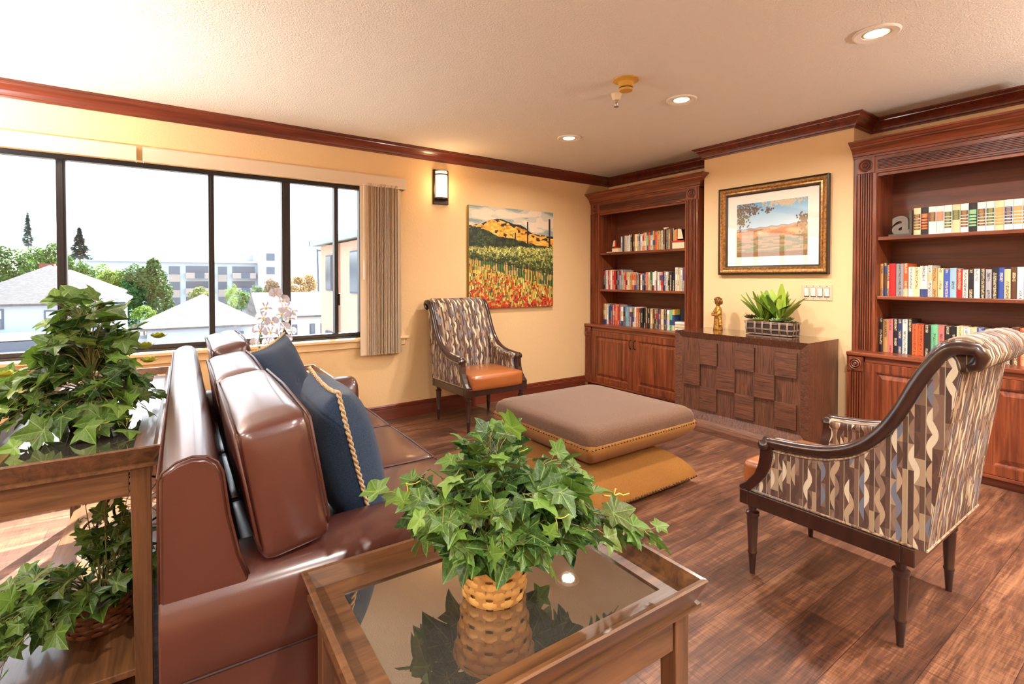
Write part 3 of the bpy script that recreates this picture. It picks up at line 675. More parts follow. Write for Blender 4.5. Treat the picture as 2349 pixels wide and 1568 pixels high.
r2[3].data = r2[3].data.copy(); r2[3].data.materials[0] = M['plaincover']

# letter bookend, ship bookends
be = empty('letter_bookend', (4.2, 1.28, SH[2])); tag(be, 'grey cast bookend shaped like a lower-case letter a', 'bookend')
cu = bpy.data.curves.new('letter', 'FONT'); cu.body = 'a'; cu.size = .245; cu.extrude = .016; cu.offset = .006; cu.align_x = 'CENTER'; cu.bevel_depth = .002
t = bpy.data.objects.new('letter', cu); col.objects.link(t); me = bpy.data.meshes.new_from_object(t); bpy.data.objects.remove(t)
M['iron'] = mat('grey_cast', srgb(118, 108, 98), .55, .3); me.materials.clear(); me.materials.append(M['iron']); t = bpy.data.objects.new('letter', me); col.objects.link(t); t.parent = be
t.matrix_local = Matrix.Translation((0, 0, .018)) @ Matrix(((0, 0, -1, 0), (-1, 0, 0, 0), (0, 1, 0, 0), (0, 0, 0, 1)))
mb = MB().box(-.03, .05, -.06, .07, .0005, .014); mb.box(-.03, .05, -.062, -.048, .014, .168); mb.build('bracket', mat('dark_iron', srgb(84, 76, 66), .6, .3), be, bevel=.002)
for nm, y, s, lab in (('ship', 3.90, -1, 'sailboat bookend with red hull at the left end of the top shelf books'), ('ship', 3.075, 1, 'larger sailboat bookend with red hull at the right end of the top shelf books')):
    t = empty('sailboat_bookend', (4.19, y, SH[2])); tag(t, lab, 'bookend', 'sailboat bookends'); k = 1.25 if s > 0 else .85
    mb = MB().box(-.03, .05, -.055 * k, .055 * k, .0006, .05 * k); mb.build('block', M['pages'], t, bevel=.003)
    MB().box(-.034, .02, -.055 * k, .055 * k, .05 * k + .0002, .064 * k).build('hull', mat('red_enamel', srgb(188, 46, 34), .4), t, bevel=.003)
    yy = .055 * k * s
    MB().box(-.034, -.02, yy * .1 - .004, yy * .1 + .004, .064 * k, .155 * k).build('mast', bpy.data.materials['red_enamel'], t)
    MB().prism([(yy * .05, .075 * k), (-yy * .85, .075 * k), (-yy * .5, .15 * k), (yy * .05, .155 * k)], 'x', -.031, -.023).build('sail', M['pages'], t)
    if s > 0: MB().prism([(.02, .05 * k), (.066, .05 * k), (.066, .12 * k), (.05, .15 * k), (.02, .155 * k)], 'x', -.02, .03).build('slab', mat('tan_wood', srgb(190, 140, 86), .5), t)
tag(MB().box(0, .14, -.055, .055, 0, .008).build('notepad', M['pages'], loc=(4.18, 3.99, SH[2] + .0005)), 'thin cream booklet lying flat at the left of the top shelf', 'booklet')
t = empty('bird_figurine', (4.22, 3.27, SH[2] + .205)); tag(t, 'tiny brown bird ornament perched on the top shelf books', 'ornament')
MB().puff(.012, .02, .01, .009, M=T(0, 0, .011), n=4).build('body', M['pages'], t, smooth=True)
MB().tube([(0, .015, .012), (-.002, .024, .024), (-.004, .03, .026)], [.007, .005, .001], 8).build('head', mat('rust_paint', srgb(130, 60, 40), .5), t, smooth=True)
MB().box(-.003, .003, -.04, -.015, .014, .02).build('tail', M['pages'], t)

# ------------------------------------------------------------------ sideboard
M['edge'] = mat('dark_edge', srgb(34, 22, 18), .5)  # near-black tone on the sides of the front blocks
SX, SY0, SY1, SZ = 3.67, 1.643, 2.735, .80
t = empty('sideboard', (3.9, 2.19, 0)); org = (3.9, 2.19, 0); tag(t, 'dark zebrano sideboard with checkered raised blocks, below the framed picture', 'sideboard')
mb = MB().box(SX + .02, XC - .01, SY0 + .001, SY1 - .001, .06, SZ - .001); mb.box(SX + .045, XC - .012, SY0 + .03, SY1 - .03, 0, .06)
wb(mb, 'carcass', w_side('z'), t, org)
mb = MB().box(SX + .001, XC - .004, SY0, SY1, SZ - .002, SZ); wb(mb, 'top', wood('zebrano_top', srgb(104, 66, 48), srgb(66, 40, 30), 'y', .12, 2, .01, .8), t, org)
def rg(x, i0, zt, zb): return [(x, SY1 - i0, zt), (x, SY0 + i0, zt), (x, SY0 + i0, zb), (x, SY1 - i0, zb)]
fz = .065
# bevelled frame, four mitred pieces
oy0, oy1, oz0, oz1 = SY0, SY1, .085, SZ - .001; iy0, iy1, iz0, iz1 = SY0 + .082, SY1 - .082, .168, SZ - .075; ox, ix = SX, SX + .028
def piece(a, b, c, d, axn):
    # a,b outer corners; c,d inner corners (y,z)
    mb = MB(); f = [(ox, *a), (ox, *b), (ix, *c), (ix, *d)]; bk = [(ix + .03, *a), (ix + .03, *b), (ix + .03, *c), (ix + .03, *d)]
    mb.add(f + bk, [(0, 1, 2, 3), (7, 6, 5, 4), (0, 4, 5, 1), (1, 5, 6, 2), (2, 6, 7, 3), (3, 7, 4, 0)]); bm = wb(mb, 'frame', w_side(axn), t, org)
    return bm
piece((oy1, oz1), (oy0, oz1), (iy0, iz1), (iy1, iz1), 'z'); piece((oy0, oz1), (oy0, oz0), (iy0, iz0), (iy0, iz1), 'y')
piece((oy0, oz0), (oy1, oz0), (iy1, iz0), (iy0, iz0), 'z'); piece((oy1, oz0), (oy1, oz1), (iy1, iz1), (iy1, iz0), 'y')
bw, bh = (iy1 - iy0) / 6, (iz1 - iz0) / 3
for r_ in range(3):
    for c_ in range(6):
        up = (r_ + c_) % 2 == 1; y1 = iy1 - c_ * bw; z1 = iz1 - r_ * bh; xx = ix - .022 if up else ix + .036
        b_ = wb(MB().box(xx, xx + .004, y1 - bw + .001, y1 - .001, z1 - bh + .001, z1 - .001), 'front_block', w_side('y' if up else 'z'), t, org, bevel=.001)
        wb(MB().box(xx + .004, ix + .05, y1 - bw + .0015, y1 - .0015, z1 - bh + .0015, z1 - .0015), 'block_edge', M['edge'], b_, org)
mb = MB(); mb.prism([(SX - .075, 0), (SX + .05, 0), (SX + .05, .085), (SX + .001, .085), (SX - .02, .07), (SX - .03, .055), (SX - .07, .045)], 'y', SY0 + .004, SY1 - .004); wb(mb, 'plinth', w_side('y'), t, org)

# ------------------------------------------------------------------ armchairs
def chair(loc, rz, label):
    t = empty('armchair', loc, rz); tag(t, label, 'armchair', 'lozenge-pattern armchairs')
    dk = w_dark('z')
    LP = [(.0, .30), (.019, .30), (.019, .284), (.015, .276), (.016, .268), (.026, .262), (.027, .252), (.022, .244), (.0225, .236), (.0165, .098), (.019, .094), (.019, .088), (.0165, .084), (.0105, .004), (.0105, .0005), (0, .0005)]
    for x, y in ((-.262, -.262), (.262, -.262), (-.262, .258), (.262, .258)): MB().lathe(LP[::-1], (x, y, 0), 18).build('leg', dk, t, smooth=True)
    mb = MB(); mb.box(-.30, .30, -.30, -.262, .298, .36); mb.box(-.30, .30, .268, .305, .298, .36); mb.box(-.30, -.262, -.262, .268, .298, .36); mb.box(.262, .30, -.262, .268, .298, .36)
    mb.build('seat_rail', dk, t, bevel=.004)
    mb = MB().puff(.25, .235, .062, .025, pz=.022, py=.008, M=T(0, -.083, .405), n=6); mb.build('seat', M['seat_leather'], t, smooth=2)
    curve = [(.41, 1.035), (.375, 1.02), (.335, .965), (.30, .90), (.262, .815), (.22, .74), (.165, .675), (.10, .63), (.02, .602), (-.08, .588), (-.17, .583)]
    # arm curve, smoothed
    def smooth_pts(P, k=4):
        out = []; n = len(P)
        for i in range(n - 1):
            p0, p1, p2, p3 = P[max(i - 1, 0)], P[i], P[i + 1], P[min(i + 2, n - 1)]
            for j in range(k):
                u = j / k; out.append(tuple(.5 * (2 * p1[q] + (-p0[q] + p2[q]) * u + (2 * p0[q] - 5 * p1[q] + 4 * p2[q] - p3[q]) * u * u + (-p0[q] + 3 * p1[q] - 3 * p2[q] + p3[q]) * u ** 3) for q in range(len(p1))))
        return out + [P[-1]]
    cs = smooth_pts(curve)
    for s in (-1, 1):
        # upholstered side: arm wall
        poly = [(p[0] + .006, p[1] - .022) for p in cs if p[0] < .39] + [(-.165, .52), (-.178, .47), (-.20, .43), (-.235, .39), (-.262, .36), (.331, .36), (.353, .55), (.391, .82), (.409, .95), (.40, .99)]
        a, b = (.232, .2895) if s > 0 else (-.2895, -.232); mb = MB().prism(poly, 'x', a, b); side = mb.build('side_panel', M['weave'], t, bevel=.004, bseg=2)
        # padded arm top inside the rail
        pp = [(s * .252, p[0], p[1] - .012) for p in cs if p[0] < .37]; MB().tube(pp, .027, 10).build('arm_pad', M['weave'], side, smooth=2)
        tr_ = [(s * .291, p[0], p[1] - .03) for p in cs if p[0] < .38] + [(s * .291, -.162, .51), (s * .291, -.178, .465), (s * .291, -.205, .425), (s * .291, -.25, .372), (s * .291, -.255, .365), (s * .291, .295, .365)]
        MB().tube(tr_, .0045, 6).build('piping', M['weave_trim'], side, smooth=2)
        # show-wood arm rail with scrolls
        rail = [(.43, .972), (.452, .985), (.462, 1.01), (.448, 1.032)] + cs + [(-.2, .584)]
        rad = [.012, .017, .020, .021] + [.0225] * (len(cs) - 4) + [.0225, .022, .021, .02, .02]
        mb = MB().tube([(s * .289, p[0], p[1]) for p in rail], rad, 12); mb.lathe([(0, -.026), (.02, -.026), (.022, -.02), (.022, .02), (.02, .026), (0, .026)], n=16, M=T(s * .285, -.196, .572, 0, PI / 2, 0))
        mb.build('arm_rail', dk, t, smooth=2)
        post = [(-.212, .572), (-.165, .572), (-.163, .53), (-.17, .485), (-.19, .44), (-.225, .395), (-.258, .359), (-.302, .359), (-.302, .374), (-.268, .402), (-.238, .44), (-.222, .48), (-.214, .53)]
        a, b = (.258, .3) if s > 0 else (-.3, -.258); MB().prism(post, 'x', a, b).build('arm_post', dk, t, bevel=.004)
    prof = [(.15, .40), (.185, .60), (.225, .76), (.275, .90), (.312, .98), (.332, 1.02), (.355, 1.045), (.385, 1.062), (.418, 1.066), (.448, 1.056), (.468, 1.035), (.476, 1.008), (.468, .98), (.448, .962), (.42, .957), (.398, .953), (.385, .93), (.365, .80), (.335, .56), (.305, .36), (.16, .36)]
    n = 8
    def wf(x, p):
        w_ = 1 - (x / .262) ** 2; return p
    mb = MB(); vs = []; fs = []
    ks = [-.262, -.255, -.2, -.1, 0, .1, .2, .255, .262]; m_ = len(prof)
    for x in ks:
        e = .006 if abs(x) > .26 else 0; bulge = .02 * (1 - (x / .262) ** 2)
        for i, (y, z) in enumerate(prof):
            yy = y - (bulge if 0 < i < 6 else 0); cy, cz = .34, .8
            vs.append((x, yy + (e if i < 6 else -e if i > 12 else 0), z - (e if 5 < i < 11 else 0)))
    for a in range(len(ks) - 1):
        for k in range(m_): k2 = (k + 1) % m_; fs.append((a * m_ + k, a * m_ + k2, (a + 1) * m_ + k2, (a + 1) * m_ + k))
    fs.append(tuple(range(m_))[::-1]); fs.append(tuple((len(ks) - 1) * m_ + k for k in range(m_)))
    bk = MB().add(vs, fs).build('backrest', M['weave'], t, smooth=2)
    bm_ = bk.data
    import bmesh
    q = bmesh.new(); q.from_mesh(bm_); bmesh.ops.recalc_face_normals(q, faces=q.faces); q.to_mesh(bm_); q.free()
    # keep the weave running up over the roll: uv v follows the profile length
    L_ = [0]
    for i in range(1, m_): L_.append(L_[-1] + math.hypot(prof[i][0] - prof[i - 1][0], prof[i][1] - prof[i - 1][1]))
    uvd = bm_.uv_layers[0].data
    for p in bm_.polygons:
        idx = [bm_.loops[li].vertex_index % m_ for li in p.loop_indices]
        if len(idx) > 4 or (0 in idx and m_ - 1 in idx): continue
        for li, ii in zip(p.loop_indices, idx): uvd[li].uv = (vs[bm_.loops[li].vertex_index][0] + .5, L_[ii])
    # outer back wraps the side panels
    mb = MB().prism([(.30, .36), (.334, .36), (.356, .55), (.394, .82), (.412, .95), (.385, .95), (.355, .75), (.315, .45)], 'x', -.286, .286); mb.build('outer_back', M['weave'], t, bevel=.003)
    for xx in (-.275, .275):
        MB().lathe([(0, 0), (.03, .002), (.048, .006), (.05, .02)], n=20, M=Matrix.Translation((xx, .415, 1.005)) @ Euler((0, (PI / 2) * (-1 if xx > 0 else 1), 0)).to_matrix().to_4x4() ).build('roll_end', M['weave'], t, smooth=2)
    MB().tube([(-.292, .335, .366), (.292, .335, .366)], .0045, 6).build('back_piping', M['weave_trim'], t)
    return t
chair((2.30, 3.752, 0), 0, 'armchair with caramel leather seat facing the room, by the poppy-field canvas')
chair((2.315, .875, 0), PI, 'armchair seen from behind in the right foreground, large scrolled back')

# ------------------------------------------------------------------ sofa
so = empty('sofa', (0.0, 1.215, 0), R(-2)); tag(so, 'long brown leather sofa with three seat cushions, in front of the console table', 'sofa')
LW = 2.11; lt = M['leather']
mb = MB().box(.005, .93, .012, LW - .012, .06, .31); mb.build('base', lt, so, bevel=.012, bseg=3)
for x in (.05, .88):
    for y in (.05, LW - .05): MB().lathe([(.018, .0005), (.024, .06)], (x, y, 0), 14).build('leg', w_dark('z'), so, smooth=True)
bp = [(.004, .31), (-.002, .5), (0, .70), (0, .846), (.006, .860), (.028, .876), (.056, .883), (.082, .879), (.100, .864), (.109, .842), (.12, .75), (.138, .66), (.158, .60), (.16, .31)]
mb = MB(); n_ = 10; vs = []; fs = []; m_ = len(bp)
for k in range(n_ + 1):
    y = .004 + (LW - .008) * k / n_; e = -.006 if k in (0, n_) else 0
    for (x, z) in bp: vs.append((x, y, z + (e if z > .8 else 0)))
for a in range(n_):
    for k in range(m_): k2 = (k + 1) % m_; fs.append((a * m_ + k, (a + 1) * m_ + k, (a + 1) * m_ + k2, a * m_ + k2))
fs.append(tuple(range(m_))); fs.append(tuple(n_ * m_ + k for k in range(m_))[::-1])
bkf = MB().add(vs, fs).build('back_frame', lt, so, smooth=True, bevel=.006)
MB().tube([(-.002, -.002, .60), (-.002, -.002, .846), (.006, -.002, .861), (.028, -.002, .877), (.056, -.002, .884), (.082, -.002, .880), (.101, -.002, .865), (.111, -.002, .842), (.122, -.002, .75), (.14, -.002, .66), (.158, -.002, .61)], .0028, 6).build('piping', M['pipe'], bkf, smooth=2)
MB().tube([(-.002, -.002, .850), (-.002, LW, .850)], .0035, 6).build('piping', M['pipe'], bkf, smooth=2)
for y0, nm in ((0, 1), (LW - .2, -1)):
    ap = [(.0, .42), (-.006, .432), (-.015, .47), (-.016, .53), (-.009, .572), (.010, .602), (.045, .622), (.09, .630), (.14, .625), (.174, .606), (.193, .566), (.198, .50), (.198, .42)]
    if nm < 0: ap = [(.198 - p[0], p[1]) for p in ap][::-1]
    mb = MB(); vs = []; fs = []; m_ = len(ap)
    for x, e in ((-.003, 0), (.2, .0), (.5, -.004), (.8, -.002), (.90, 0), (.935, .004), (.952, .014), (.96, .032)):
        for (y, z) in ap: vs.append((x, y0 + .099 + (y - .099) * (1 - e * 8), min(z, z - (z - .42) * e * 4) if e > 0 else z - e * (z > .58)))
    for q in range(7):
        for k in range(m_ - 1): fs.append((q * m_ + k, q * m_ + k + 1, (q + 1) * m_ + k + 1, (q + 1) * m_ + k))
    fs.append(tuple(7 * m_ + k for k in range(m_))); fs.append(tuple(range(m_))[::-1]); mb.add(vs, fs)
    mb.box(.0, .945, y0 + .0, y0 + .198, .062, .421)
    a_ = mb.build('arm', lt, so, smooth=True, bevel=.004)
    MB().tube([(.0, y0 - .002 if nm > 0 else y0 + .2, .422), (.945, y0 - .002 if nm > 0 else y0 + .2, .422)], .0035, 6).build('seam', M['seam'], a_)
cy = [.205, .773, 1.34, 1.905]
for a, b in zip(cy, cy[1:]):
    sx_, sy_ = .40, (b - a) / 2 - .003; mb = MB().puff(sx_, sy_, .082, .03, pz=.022, px=.008, n=8, M=T(.555, (a + b) / 2, .40)); c_ = mb.build('seat_cushion', lt, so, smooth=2)
    e = [(.555 + sx_ - .012, 0, 0)]
    xs0, xs1, ya, yb = .18, .955 - .008, a + .012, b - .012
    MB().tube([(xs0, ya, .476), (xs1, ya, .474), (xs1 + .003, ya + .01, .474), (xs1 + .006, (a + b) / 2, .476), (xs1 + .003, yb - .01, .474), (xs1, yb, .474), (xs0, yb, .476)], .0045, 6).build('piping', M['pipe'], c_, smooth=2)
def back_cushion(y0, y1, top, dx=0, over=0, lean=-10):
    h0 = .50; hh = (top - h0) / 2; Mx = T(.238 + dx, (y0 + y1) / 2, h0 + hh, 0, R(lean), 0)
    mb = MB()
    if over: # T shape: a lower block stops at the arm
        z0 = .625; h1 = (top - z0) / 2
        mb.puff(.078, (y1 - y0) / 2 - .002, h1, .03, px=.012, pz=.016, py=.01, n=8, M=Matrix.Translation((.234 + dx, (y0 + y1) / 2, z0 + h1 - .002)) @ Euler((0, R(lean), 0)).to_matrix().to_4x4())
        ya, yb = (y0 + .21, y1) if y0 < 1 else (y0, y1 - .21)
        mb.puff(.07, (yb - ya) / 2 - .004, .1, .03, n=4, M=Matrix.Translation((.275 + dx, (ya + yb) / 2, .585)) @ Euler((0, R(lean), 0)).to_matrix().to_4x4())
        Mx = Matrix.Translation((.234 + dx, (y0 + y1) / 2, z0 + h1 - .002)) @ Euler((0, R(lean), 0)).to_matrix().to_4x4(); hh = h1
    else: mb.puff(.078, (y1 - y0) / 2 - .002, hh, .03, px=.012, pz=.016, n=8, M=Mx)
    c = mb.build('back_cushion', lt, so, smooth=2); sy_ = (y1 - y0) / 2 - .006
    for sx_ in (-.077, .077):
        P_ = [(sx_ * .9, -sy_ + .01, -hh + .03), (sx_ * .985, -sy_, -hh + .055), (sx_, -sy_, hh - .016), (sx_ * .97, -sy_ + .015, hh - .006), (sx_, 0, hh + .002), (sx_ * .97, sy_ - .015, hh - .006), (sx_, sy_, hh - .016), (sx_ * .985, sy_, -hh + .055)]
        mb = MB().tube(P_, .0036, 6, M=Mx); mb.build('piping', M['pipe'], c, smooth=2)
back_cushion(.0, .70, .935, over=1); back_cushion(.71, 1.30, .925, dx=.0); back_cushion(1.42, 2.10, .948, dx=.02, over=1, lean=-12)

def pillow(name, Mx, label):
    t = empty(name, Mx.to_translation()); t.rotation_euler = Mx.to_euler(); tag(t, label, 'cushion', 'blue throw pillows with cord edging')
    s_ = .225; N_ = 18
    def edge(u, v):   # pinched outline
        return (s_ * u * (1 - .10 * (1 - v * v) ** 1.0 * abs(u) ** 3), s_ * v * (1 - .10 * (1 - u * u) * abs(v) ** 3))
    vs = []; fs = []
    for sd in (1, -1):
        for j in range(N_ + 1):
            for i in range(N_ + 1):
                u, v = 2 * i / N_ - 1, 2 * j / N_ - 1; x, y = edge(u, v); z = sd * .105 * ((1 - u ** 2) * (1 - v ** 2)) ** .42
                z += sd * .004 * math.sin(9 * u * v + 3 * u) * (1 - u * u) * (1 - v * v)
                d = math.hypot(u, v)
                if sd > 0 and d < .2: z -= .018 * (1 - d / .2)
                vs.append((x, y, z))
    n1 = N_ + 1
    for j in range(N_):
        for i in range(N_):
            a = j * n1 + i; fs.append((a, a + 1, a + n1 + 1, a + n1)); b = n1 * n1 + a; fs.append((b + n1, b + n1 + 1, b + 1, b))
    c = MB().add(vs, fs).build('pillow_cover', M['denim'], t, smooth=2)
    P_ = []
    for k in range(80):
        q = k / 20; sgm = int(q); f_ = q - sgm; u, v = [(2 * f_ - 1, -1), (1, 2 * f_ - 1), (1 - 2 * f_, 1), (-1, 1 - 2 * f_)][sgm]; x, y = edge(u, v); P_.append((x * 1.01, y * 1.01, 0))
    mb = MB()
    for ph in (0, PI):
        Q = []
        for k in range(len(P_) * 6):
            a = P_[k // 6]; b = P_[(k // 6 + 1) % len(P_)]; f_ = (k % 6) / 6; p = [a[q] + (b[q] - a[q]) * f_ for q in range(3)]; th = k * .62 + ph; r0 = math.hypot(p[0], p[1]) or 1
            Q.append((p[0] + .0035 * math.cos(th) * p[0] / r0, p[1] + .0035 * math.cos(th) * p[1] / r0, .0035 * math.sin(th)))
        mb.tube(Q, .004, 5, closed=True)
    mb.build('cord_edging', M['cord'], t, smooth=2)
    MB().lathe([(0, .095), (.014, .093), (.016, .088), (.01, .083)], n=16).build('button', M['denim'], t, smooth=2)
    return t
# pillow local z = its face; local y = up
def pmat(c, face_deg, tilt, spin=0): return Matrix.Translation(c) @ Euler((0, 0, R(face_deg))).to_matrix().to_4x4() @ Euler((0, R(90 - tilt), 0)).to_matrix().to_4x4() @ Euler((0, 0, R(90 + spin))).to_matrix().to_4x4()
pillow('throw_pillow', pmat((.475, 1.62, .715), -4, 14), 'blue throw pillow nearest the camera on the sofa, cream cord edge towards us')
pillow('throw_pillow', pmat((.50, 2.72, .715), -35, 16, 6), 'blue throw pillow at the far end of the sofa, below the orchid')

# ------------------------------------------------------------------ tray-top tables
def tray_table(loc, rz, w_, d_, h_, label, group, leg=.045, shelf=None, border=.075, name='end_table', ax='x', cat='table'):
    t = empty(name, loc, rz); tag(t, label, cat, group); hx, hy = w_ / 2, d_ / 2; m = w_table(ax)
    mb = MB(); loft(mb, [ring4(hx, hy, h_ - .052, .022), ring4(hx, hy, h_ - .004, .001), ring4(hx, hy, h_, .004), ring4(hx, hy, h_ - .001, .013), ring4(hx, hy, h_ - .034, .028), ring4(hx, hy, h_ - .034, .028 + border), ring4(hx, hy, h_ - .052, .028 + border)], close=True)
    mb.build('tray_rim', m, t)
    mb = MB(); loft(mb, [ring4(hx, hy, h_ - .066, .022), ring4(hx, hy, h_ - .062, .012), ring4(hx, hy, h_ - .0525, .012), ring4(hx, hy, h_ - .0522, .022), ring4(hx, hy, h_ - .0522, .07), ring4(hx, hy, h_ - .066, .07)], close=True); mb.build('moulding', m, t)
    i_ = .028 + border; MB().box(-hx + i_ + .0005, hx - i_ - .0005, -hy + i_ + .0005, hy - i_ - .0005, h_ - .045, h_ - .0385).build('glass_inset', M['glass_top'], t)
    a0, a1 = h_ - .145, h_ - .066; q = .034
    for (x0, x1, y0, y1, aa) in ((-hx + q + leg, hx - q - leg, -hy + q, -hy + q + .02, 'x'), (-hx + q + leg, hx - q - leg, hy - q - .02, hy - q, 'x'), (-hx + q, -hx + q + .02, -hy + q + leg, hy - q - leg, 'y'), (hx - q - .02, hx - q, -hy + q + leg, hy - q - leg, 'y')):
        MB().box(x0, x1, y0, y1, a0, a1).build('apron', w_table(aa), t)
    for sx in (-1, 1):
        for sy in (-1, 1):
            xo, yo = sx * (hx - q + .004), sy * (hy - q + .004); xi, yi = xo - sx * leg, yo - sy * leg; xt, yt = xo - sx * (leg - .008), yo - sy * (leg - .008)
            X = lambda a, b: (min(a, b), max(a, b))
            (a, b), (c, d), (e, f), (g, h) = X(xo, xi), X(yo, yi), X(xo, xt), X(yo, yt)
            MB().hexa([(e, g, .0005), (f, g, .0005), (f, h, .0005), (e, h, .0005)], [(a, c, a1), (b, c, a1), (b, d, a1), (a, d, a1)]).build('leg', w_table('z'), t, bevel=.002)
    if shelf: MB().box(-hx + .05, hx - .05, -hy + .05, hy - .05, shelf - .022, shelf).build('shelf', w_table(ax), t, bevel=.003)
    return t
tray_table((.619, .914, 0), R(-1.6), .738, .53, .59, 'walnut end table with smoked glass tray top in the foreground', 'walnut end tables', border=.046)
tray_table((.66, 3.655, 0), R(-2), .60, .62, .60, 'walnut end table beyond the far sofa arm, orchid standing on it', 'walnut end tables', border=.046)
tray_table((-.192, 2.60, 0), R(-2), .46, 1.59, .76, 'long narrow walnut console table behind the sofa, smoked glass top', None, leg=.05, shelf=.09, border=.05, name='console_table', ax='y', cat='console table')

# ------------------------------------------------------------------ ottoman
t = empty('ottoman', (2.23, 2.285, 0)); tag(t, 'square ottoman of two stacked pillow shapes, mustard linen under a brown top', 'ottoman')
def RR(h, r, z): return [(x, y, z) for x, y in rrect(h, h, r, 6)]
mb = MB(); loft(mb, [RR(.447, .05, .376), RR(.450, .055, .39), RR(.452, .06, .42), RR(.444, .065, .446), RR(.425, .07, .462), RR(.39, .08, .470), RR(.25, .08, .478), RR(.08, .05, .481)]); mb.build('top_cushion', M['velvet'], t, smooth=2)
mb = MB(); loft(mb, [RR(.27, .03, .232), RR(.30, .03, .238), RR(.36, .03, .262), RR(.415, .03, .302), RR(.445, .03, .338), RR(.452, .03, .36), RR(.452, .035, .386), RR(.44, .04, .392)]); mb.build('upper_body', M['mustard'], t, smooth=2)
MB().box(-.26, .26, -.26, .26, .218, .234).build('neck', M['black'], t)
mb = MB(); loft(mb, [RR(.43, .03, .036), RR(.452, .025, .04), RR(.454, .02, .05), RR(.452, .02, .066), RR(.432, .02, .10), RR(.395, .02, .142), RR(.34, .02, .182), RR(.28, .02, .21), RR(.25, .02, .218)]); mb.build('lower_body', M['mustard'], t, smooth=2)
MB().box(-.38, .38, -.38, .38, .0005, .037).build('plinth', M['black'], t)
for z, hh_ in ((.376, .452), (.05, .455)):
    mb = MB(); n_ = 38
    for k in range(n_):
        q = -hh_ + .02 + (2 * hh_ - .04) * k / (n_ - 1)
        for (x, y, rx) in ((q, -hh_, 0), (q, hh_, PI), (-hh_, q, -PI / 2), (hh_, q, PI / 2)):
            Mx = Matrix.Translation((x, y, z)) @ Euler((0, 0, rx)).to_matrix().to_4x4() @ Euler((PI / 2, 0, 0)).to_matrix().to_4x4()
            mb.lathe([(.0062, -.001), (.0056, .002), (.0035, .0042), (.0008, .005)], n=8, M=Mx)
    mb.build('nailhead_trim', M['nail'], t, smooth=2)

# ------------------------------------------------------------------ foliage
HALF = [(0, 0, 0), (.12, -.10, -.01), (.32, -.17, -.04), (.52, -.13, -.08), (.46, .03, -.02), (.44, .16, 0), (.60, .27, -.03), (.78, .42, -.09), (.58, .50, -.02), (.34, .56, .0), (.25, .74, .0), (.14, .92, -.03), (0, 1.08, -.10)]
def leaf_into(mb, uvs, Mx, colr, s, fold=.12, curl=0):
    L_ = [(x, y, z + fold * abs(x) + curl * y * y) for x, y, z in HALF]
    pts = L_ + [(-x, y, z) for x, y, z in L_[1:-1]][::-1]
    c = (0, .18, -.0 ); n = len(pts); vs = [c] + pts
    fs = [(0, 1 + k, 1 + (k + 1) % n) for k in range(n)]
    mb.add([(v[0] * s, v[1] * s, v[2] * s) for v in vs], fs, Mx, 0, colr)
    for f in fs:
        for i in f: uvs += [vs[i][0], vs[i][1]]
def orient(pos, fwd, nrm, roll=0):
    y = Vector(fwd).normalized(); z = Vector(nrm); z = (z - y * z.dot(y)); z = z.normalized() if z.length > 1e-4 else y.orthogonal().normalized(); x = y.cross(z)
    return Matrix.Translation(pos) @ Matrix(((x.x, y.x, z.x, 0), (x.y, y.y, z.y, 0), (x.z, y.z, z.z, 0), (0, 0, 0, 1))) @ Euler((0, roll, 0)).to_matrix().to_4x4()
def gcol(rd, young=0.0):
    a = srgb(26, 62, 26); b = srgb(126, 166, 62); t = min(1, max(0, young + rd.uniform(-.22, .22))); k = rd.uniform(.75, 1.15)
    if rd.random() < .12: a = srgb(92, 98, 56)
    return tuple(min(1, (a[i] * (1 - t) + b[i] * t) * k) for i in range(3)) + (1,)
def bez(a, b, c, n=10): return [tuple((1 - t) ** 2 * a[i] + 2 * t * (1 - t) * b[i] + t * t * c[i] for i in range(3)) for t in [k / n for k in range(n + 1)]]
